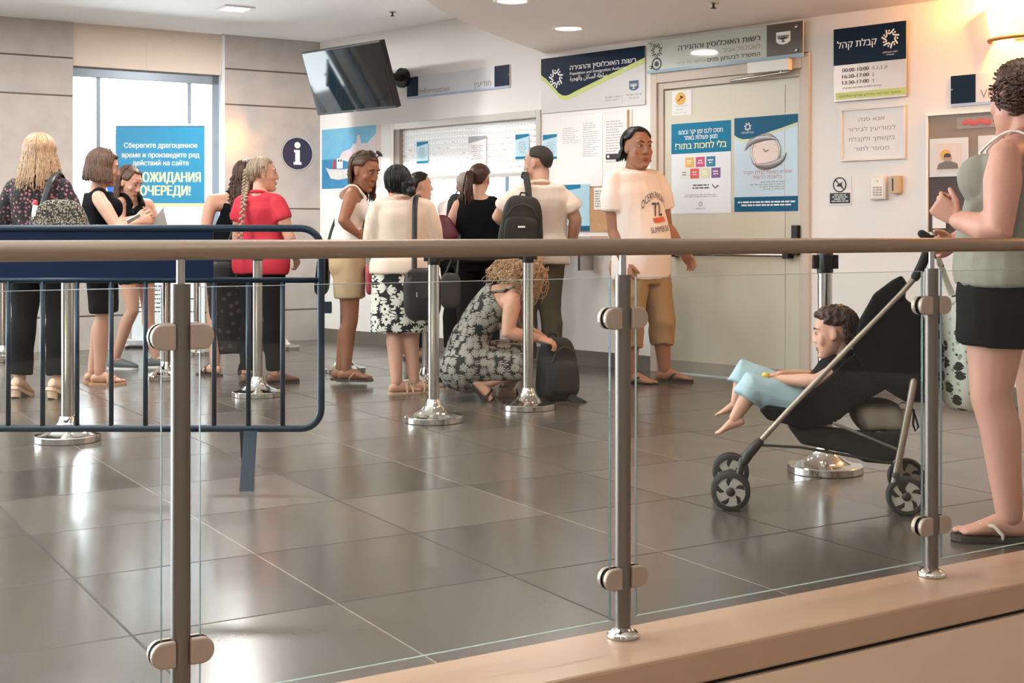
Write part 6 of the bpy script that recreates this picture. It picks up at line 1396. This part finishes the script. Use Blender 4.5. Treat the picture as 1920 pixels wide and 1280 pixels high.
pants(S, p, 'trousers', mat('cloth_light_blue', '9fb6bd', .85, vary=.06, vscale=12), end=1.28, infl=.018, prof=(.13, .128, .125, .12, .12, .115, .11), vox=.006, fold=.008, seed=58)
hair(S, p, hairmat('hair_child', '24140e', '4a2a1a'), cap=dict(th=.024, front=36, side=-2, back=-50, sideang=70), fine=.011, raw=lambda b: locks(b, S, 60, .012, 120, 240, rad=.005, seed=17, th=.022, out=.004, grow=.3, wave=.005, top=60, side=-25))
c = q(1436, 708, .12); g = thing('small_toy', 'small yellow and green toy in the child\'s hand', 'toy', c)
obj('yellow_top', MB().sph((0, 0, .008), (.017, .014, .014)), mat('toy_yellow', 'd8b84c', .5), g, smooth=True); obj('green_base', MB().tube([(-.022, 0, -.012), (.022, 0, -.006)], .007, 10), mat('toy_green', '7fa06a', .5), g, smooth=True)

# ------------------------------------------------------------------ bags and papers the people carry
LBL = mat('leather_black', '151414', .45); 
c = at(112, 415, 7.92); g = bagthing('tweed_bag', 'black and cream tweed shoulder bag of the woman in the flowered blouse', c, V((.165, .02, 0)), V((0, .055, 0)), V((0, 0, .13)), floral('tweed', '2c2824', '9c917e', 85, 4, .5, .0), seed=61, taper=.25)
strapto(g, [at(78, 392, 8.02), at(95, 340, 8.06), at(112, 322, 8.22), at(120, 345, 8.36), at(126, 392, 8.1)], .02, LBL, .2, up=(0, 1, 0))
b_ = thing('bottle', 'small bottle with a red cap poking out of the tweed bag', 'bottle', at(66, 388, 7.88)); obj('bottle_neck', MB().tube([(0, 0, -.05), (0, 0, .012)], [.022, .014], 12), mat('bottle_plastic', 'e6e2dc', .2), b_, smooth=True); obj('cap', MB().tube([(0, 0, .014), (0, 0, .03)], .015, 12), mat('cap_red', 'c2404a', .4), b_, smooth=True)
c = at(418, 512, B4.y-.30); g = bagthing('dark_purse', 'dark shoulder purse hanging at the hip of the dark-skirted person', c, V((.09, .02, 0)), V((0, .04, 0)), V((0, 0, .09)), LBL, seed=62)
strapto(g, [at(415, 490, B4.y-.28), at(440, 420, B4.y-.20), at(452, 377, B4.y-.05), at(450, 380, B4.y+.1)], .008, LBL, .4, up=(0, 1, 0)); obj('buckle', MB().box((-.05, -.045, .03), (.03, .006, .02)), STEEL, g, bevel=.002)
c = at(606, 512, D6+.10); g = bagthing('black_shoulder_bag', 'black shoulder bag behind the hip of the tanned person', c, V((.042, .0, 0)), V((0, .12, 0)), V((.01, 0, .15)), LBL, seed=63, taper=.15)
strapto(g, [at(612, 474, D6+.05), at(622, 430, D6+.1), at(648, 368, D6+.12), at(664, 357, D6+.10)], .010, LBL, .4, up=(0, 1, 0))
c = at(693, 524, D6-.08); bagthing('pink_bag', 'small pink bag at the front of the khaki shorts', c, V((.022, .0, 0)), V((0, .10, 0)), V((-.004, 0, .105)), mat('bag_pink', 'b0525c', .8, vary=.2, vscale=40), seed=64)
c = at(792, 552, D7-.27); g = bagthing('black_handbag', 'black handbag over the black and white flowered skirt', c, V((.115, .03, 0)), V((-.01, .05, 0)), V((0, 0, .165)), LBL, seed=65, fold=.004)
strapto(g, [at(777, 505, D7-.26), at(777, 440, D7-.23), at(778, 385, D7-.19), at(782, 367, D7-.03), at(786, 375, D7+.12), at(800, 440, D7+.2)], .017, LBL, .2, up=(0, 1, 0)); 
fl_ = MB(); fl_.box((-.01, -.058, .06), (.16, .01, .17)); obj('flap', fl_, LBL, g, bevel=.004); obj('clasp', MB().box((-.03, -.066, .0), (.012, .006, .03)), STEEL, g, bevel=.002)
c = at(824, 432, 9.92); g = bagthing('burgundy_bag', 'burgundy bag held at the service window', c, V((.12, .0, .03)), V((0, .06, 0)), V((-.03, 0, .11)), mat('leather_burgundy', '5c1a26', .4), seed=66, taper=.25)
strapto(g, [at(840, 408, 10.18), at(862, 368, 10.25), at(868, 352, 10.36), at(862, 385, 10.3)], .011, mat('strap_brown', '5b4032', .5), .35, up=(0, 1, 0))
def backpack(label, c, fx, up, w, h, d, m, seed, strap=None, logo=True):
    up = up.normalized(); fx = (fx-up*fx.dot(up)).normalized(); sd = up.cross(fx); g = thing('backpack', label, 'backpack', c, 0, 'backpacks')
    b = softbox(V((0, 0, 0)), sd*w/2, fx*d/2, up*h/2, .5)
    for p_ in b.v:
        u_ = p_.dot(up)/(h/2); q_ = p_-up*p_.dot(up); p_ -= q_*.16*(u_+.3)
    link('pack_body', remesh(b, .008, 3, .005, seed=seed), m, g)
    b = softbox(fx*d*.46-up*h*.14, sd*w*.38, fx*d*.2, up*h*.27, .5); pk = link('front_pocket', remesh(b, .008, 2, .004, seed=seed+1), m, g)
    obj('zip', MB().tube([fx*d*.50+up*h*.12-sd*w*.36, fx*d*.53+up*h*.30-sd*w*.22, fx*d*.52+up*h*.36, fx*d*.53+up*h*.30+sd*w*.22, fx*d*.50+up*h*.12+sd*w*.36], .004, 6), mat('zip_dark', '3b3832', .5), g, smooth=True)
    obj('carry_loop', MB().tube([up*h*.47-sd*.035-fx*d*.3, up*h*.56-sd*.02-fx*d*.3, up*h*.56+sd*.02-fx*d*.3, up*h*.47+sd*.035-fx*d*.3], .007, 8), m, g, smooth=True)
    if logo: obj('logo_patch', MB().box((0, 0, 0), (.05, .004, .012), None), WHT, pk).location = fx*d*.70-up*h*.05
    if strap: strapto(g, strap, .024, m, .2, up=tuple(fx))
    return g
OLB = mat('pack_olive_black', '24211a', .75, bump=.3, bscale=250); BKP = mat('pack_black', '131214', .75, bump=.3, bscale=250)
backpack('olive-black backpack slung on one shoulder of the man in the polo shirt', at(978, 420, D11-.35), V((.0, -1, 0)), V((.08, 0, 1)), .31, .40, .17, OLB, 71, [at(992, 388, D11-.29), at(990, 352, D11-.20), at(985, 326, D11-.04), at(982, 334, D11+.10)])
backpack('black backpack worn by the person in the pale shirt at the service window', at(859, 408, 10.36), V((-.25, -1, 0)), V((0, 0, 1)), .2, .38, .14, BKP, 73, None, False)
c = at(1045, 700, 8.16); c.z = .195
backpack('black backpack standing on the floor beside the crouching woman', c, V((.5, -1, 0)), V((-.02, .05, 1)), .25, .385, .19, BKP, 75, [c+V((.08, -.1, -.17)), c+V((.15, -.13, -.2)), c+V((.17, -.12, -.222)), c+V((.12, -.11, -.222))], False)
c = at(845, 545, 9.72); g = bagthing('grey_tote', 'dark grey tote bag hanging beside the ponytailed person', c, V((.075, 0, 0)), V((0, .05, 0)), V((0, 0, .13)), mat('tote_grey', '3c3934', .8), seed=77)
strapto(g, [c+V((-.04, 0, .12)), at(850, 478, 9.78), at(862, 440, 9.86), c+V((.05, 0, .12))], .008, LBL, .5, up=(0, 1, 0))
def sheet(name, label, cat, corners, m, th=.002):
    c = sum((V(x) for x in corners), V())/4; g = thing(name, label, cat, c); n_ = (corners[1]-corners[0]).cross(corners[3]-corners[0]).normalized()*th; b = MB(); b.add([x-c for x in corners]+[x-c+n_ for x in corners], [(0, 1, 2, 3), (7, 6, 5, 4), (0, 4, 5, 1), (1, 5, 6, 2), (2, 6, 7, 3), (3, 7, 4, 0)]); obj('sheet', b, m, g); return g
sheet('paper_sheet', 'white papers held by the person looking down before the blue banner', 'paper', [at(282, 420, 9.9), at(306, 388, 9.85), at(314, 424, 9.95), at(290, 432, 9.95)], PAPER)
g = sheet('phone', 'white phone in the hand of the person with the bob', 'phone', [at(237, 414, 8.70), at(262, 401, 8.66), at(264, 406, 8.74), at(240, 420, 8.78)], mat('phone_white', 'e6e6e6', .2), .008)
bpy.data.objects.remove(_to)
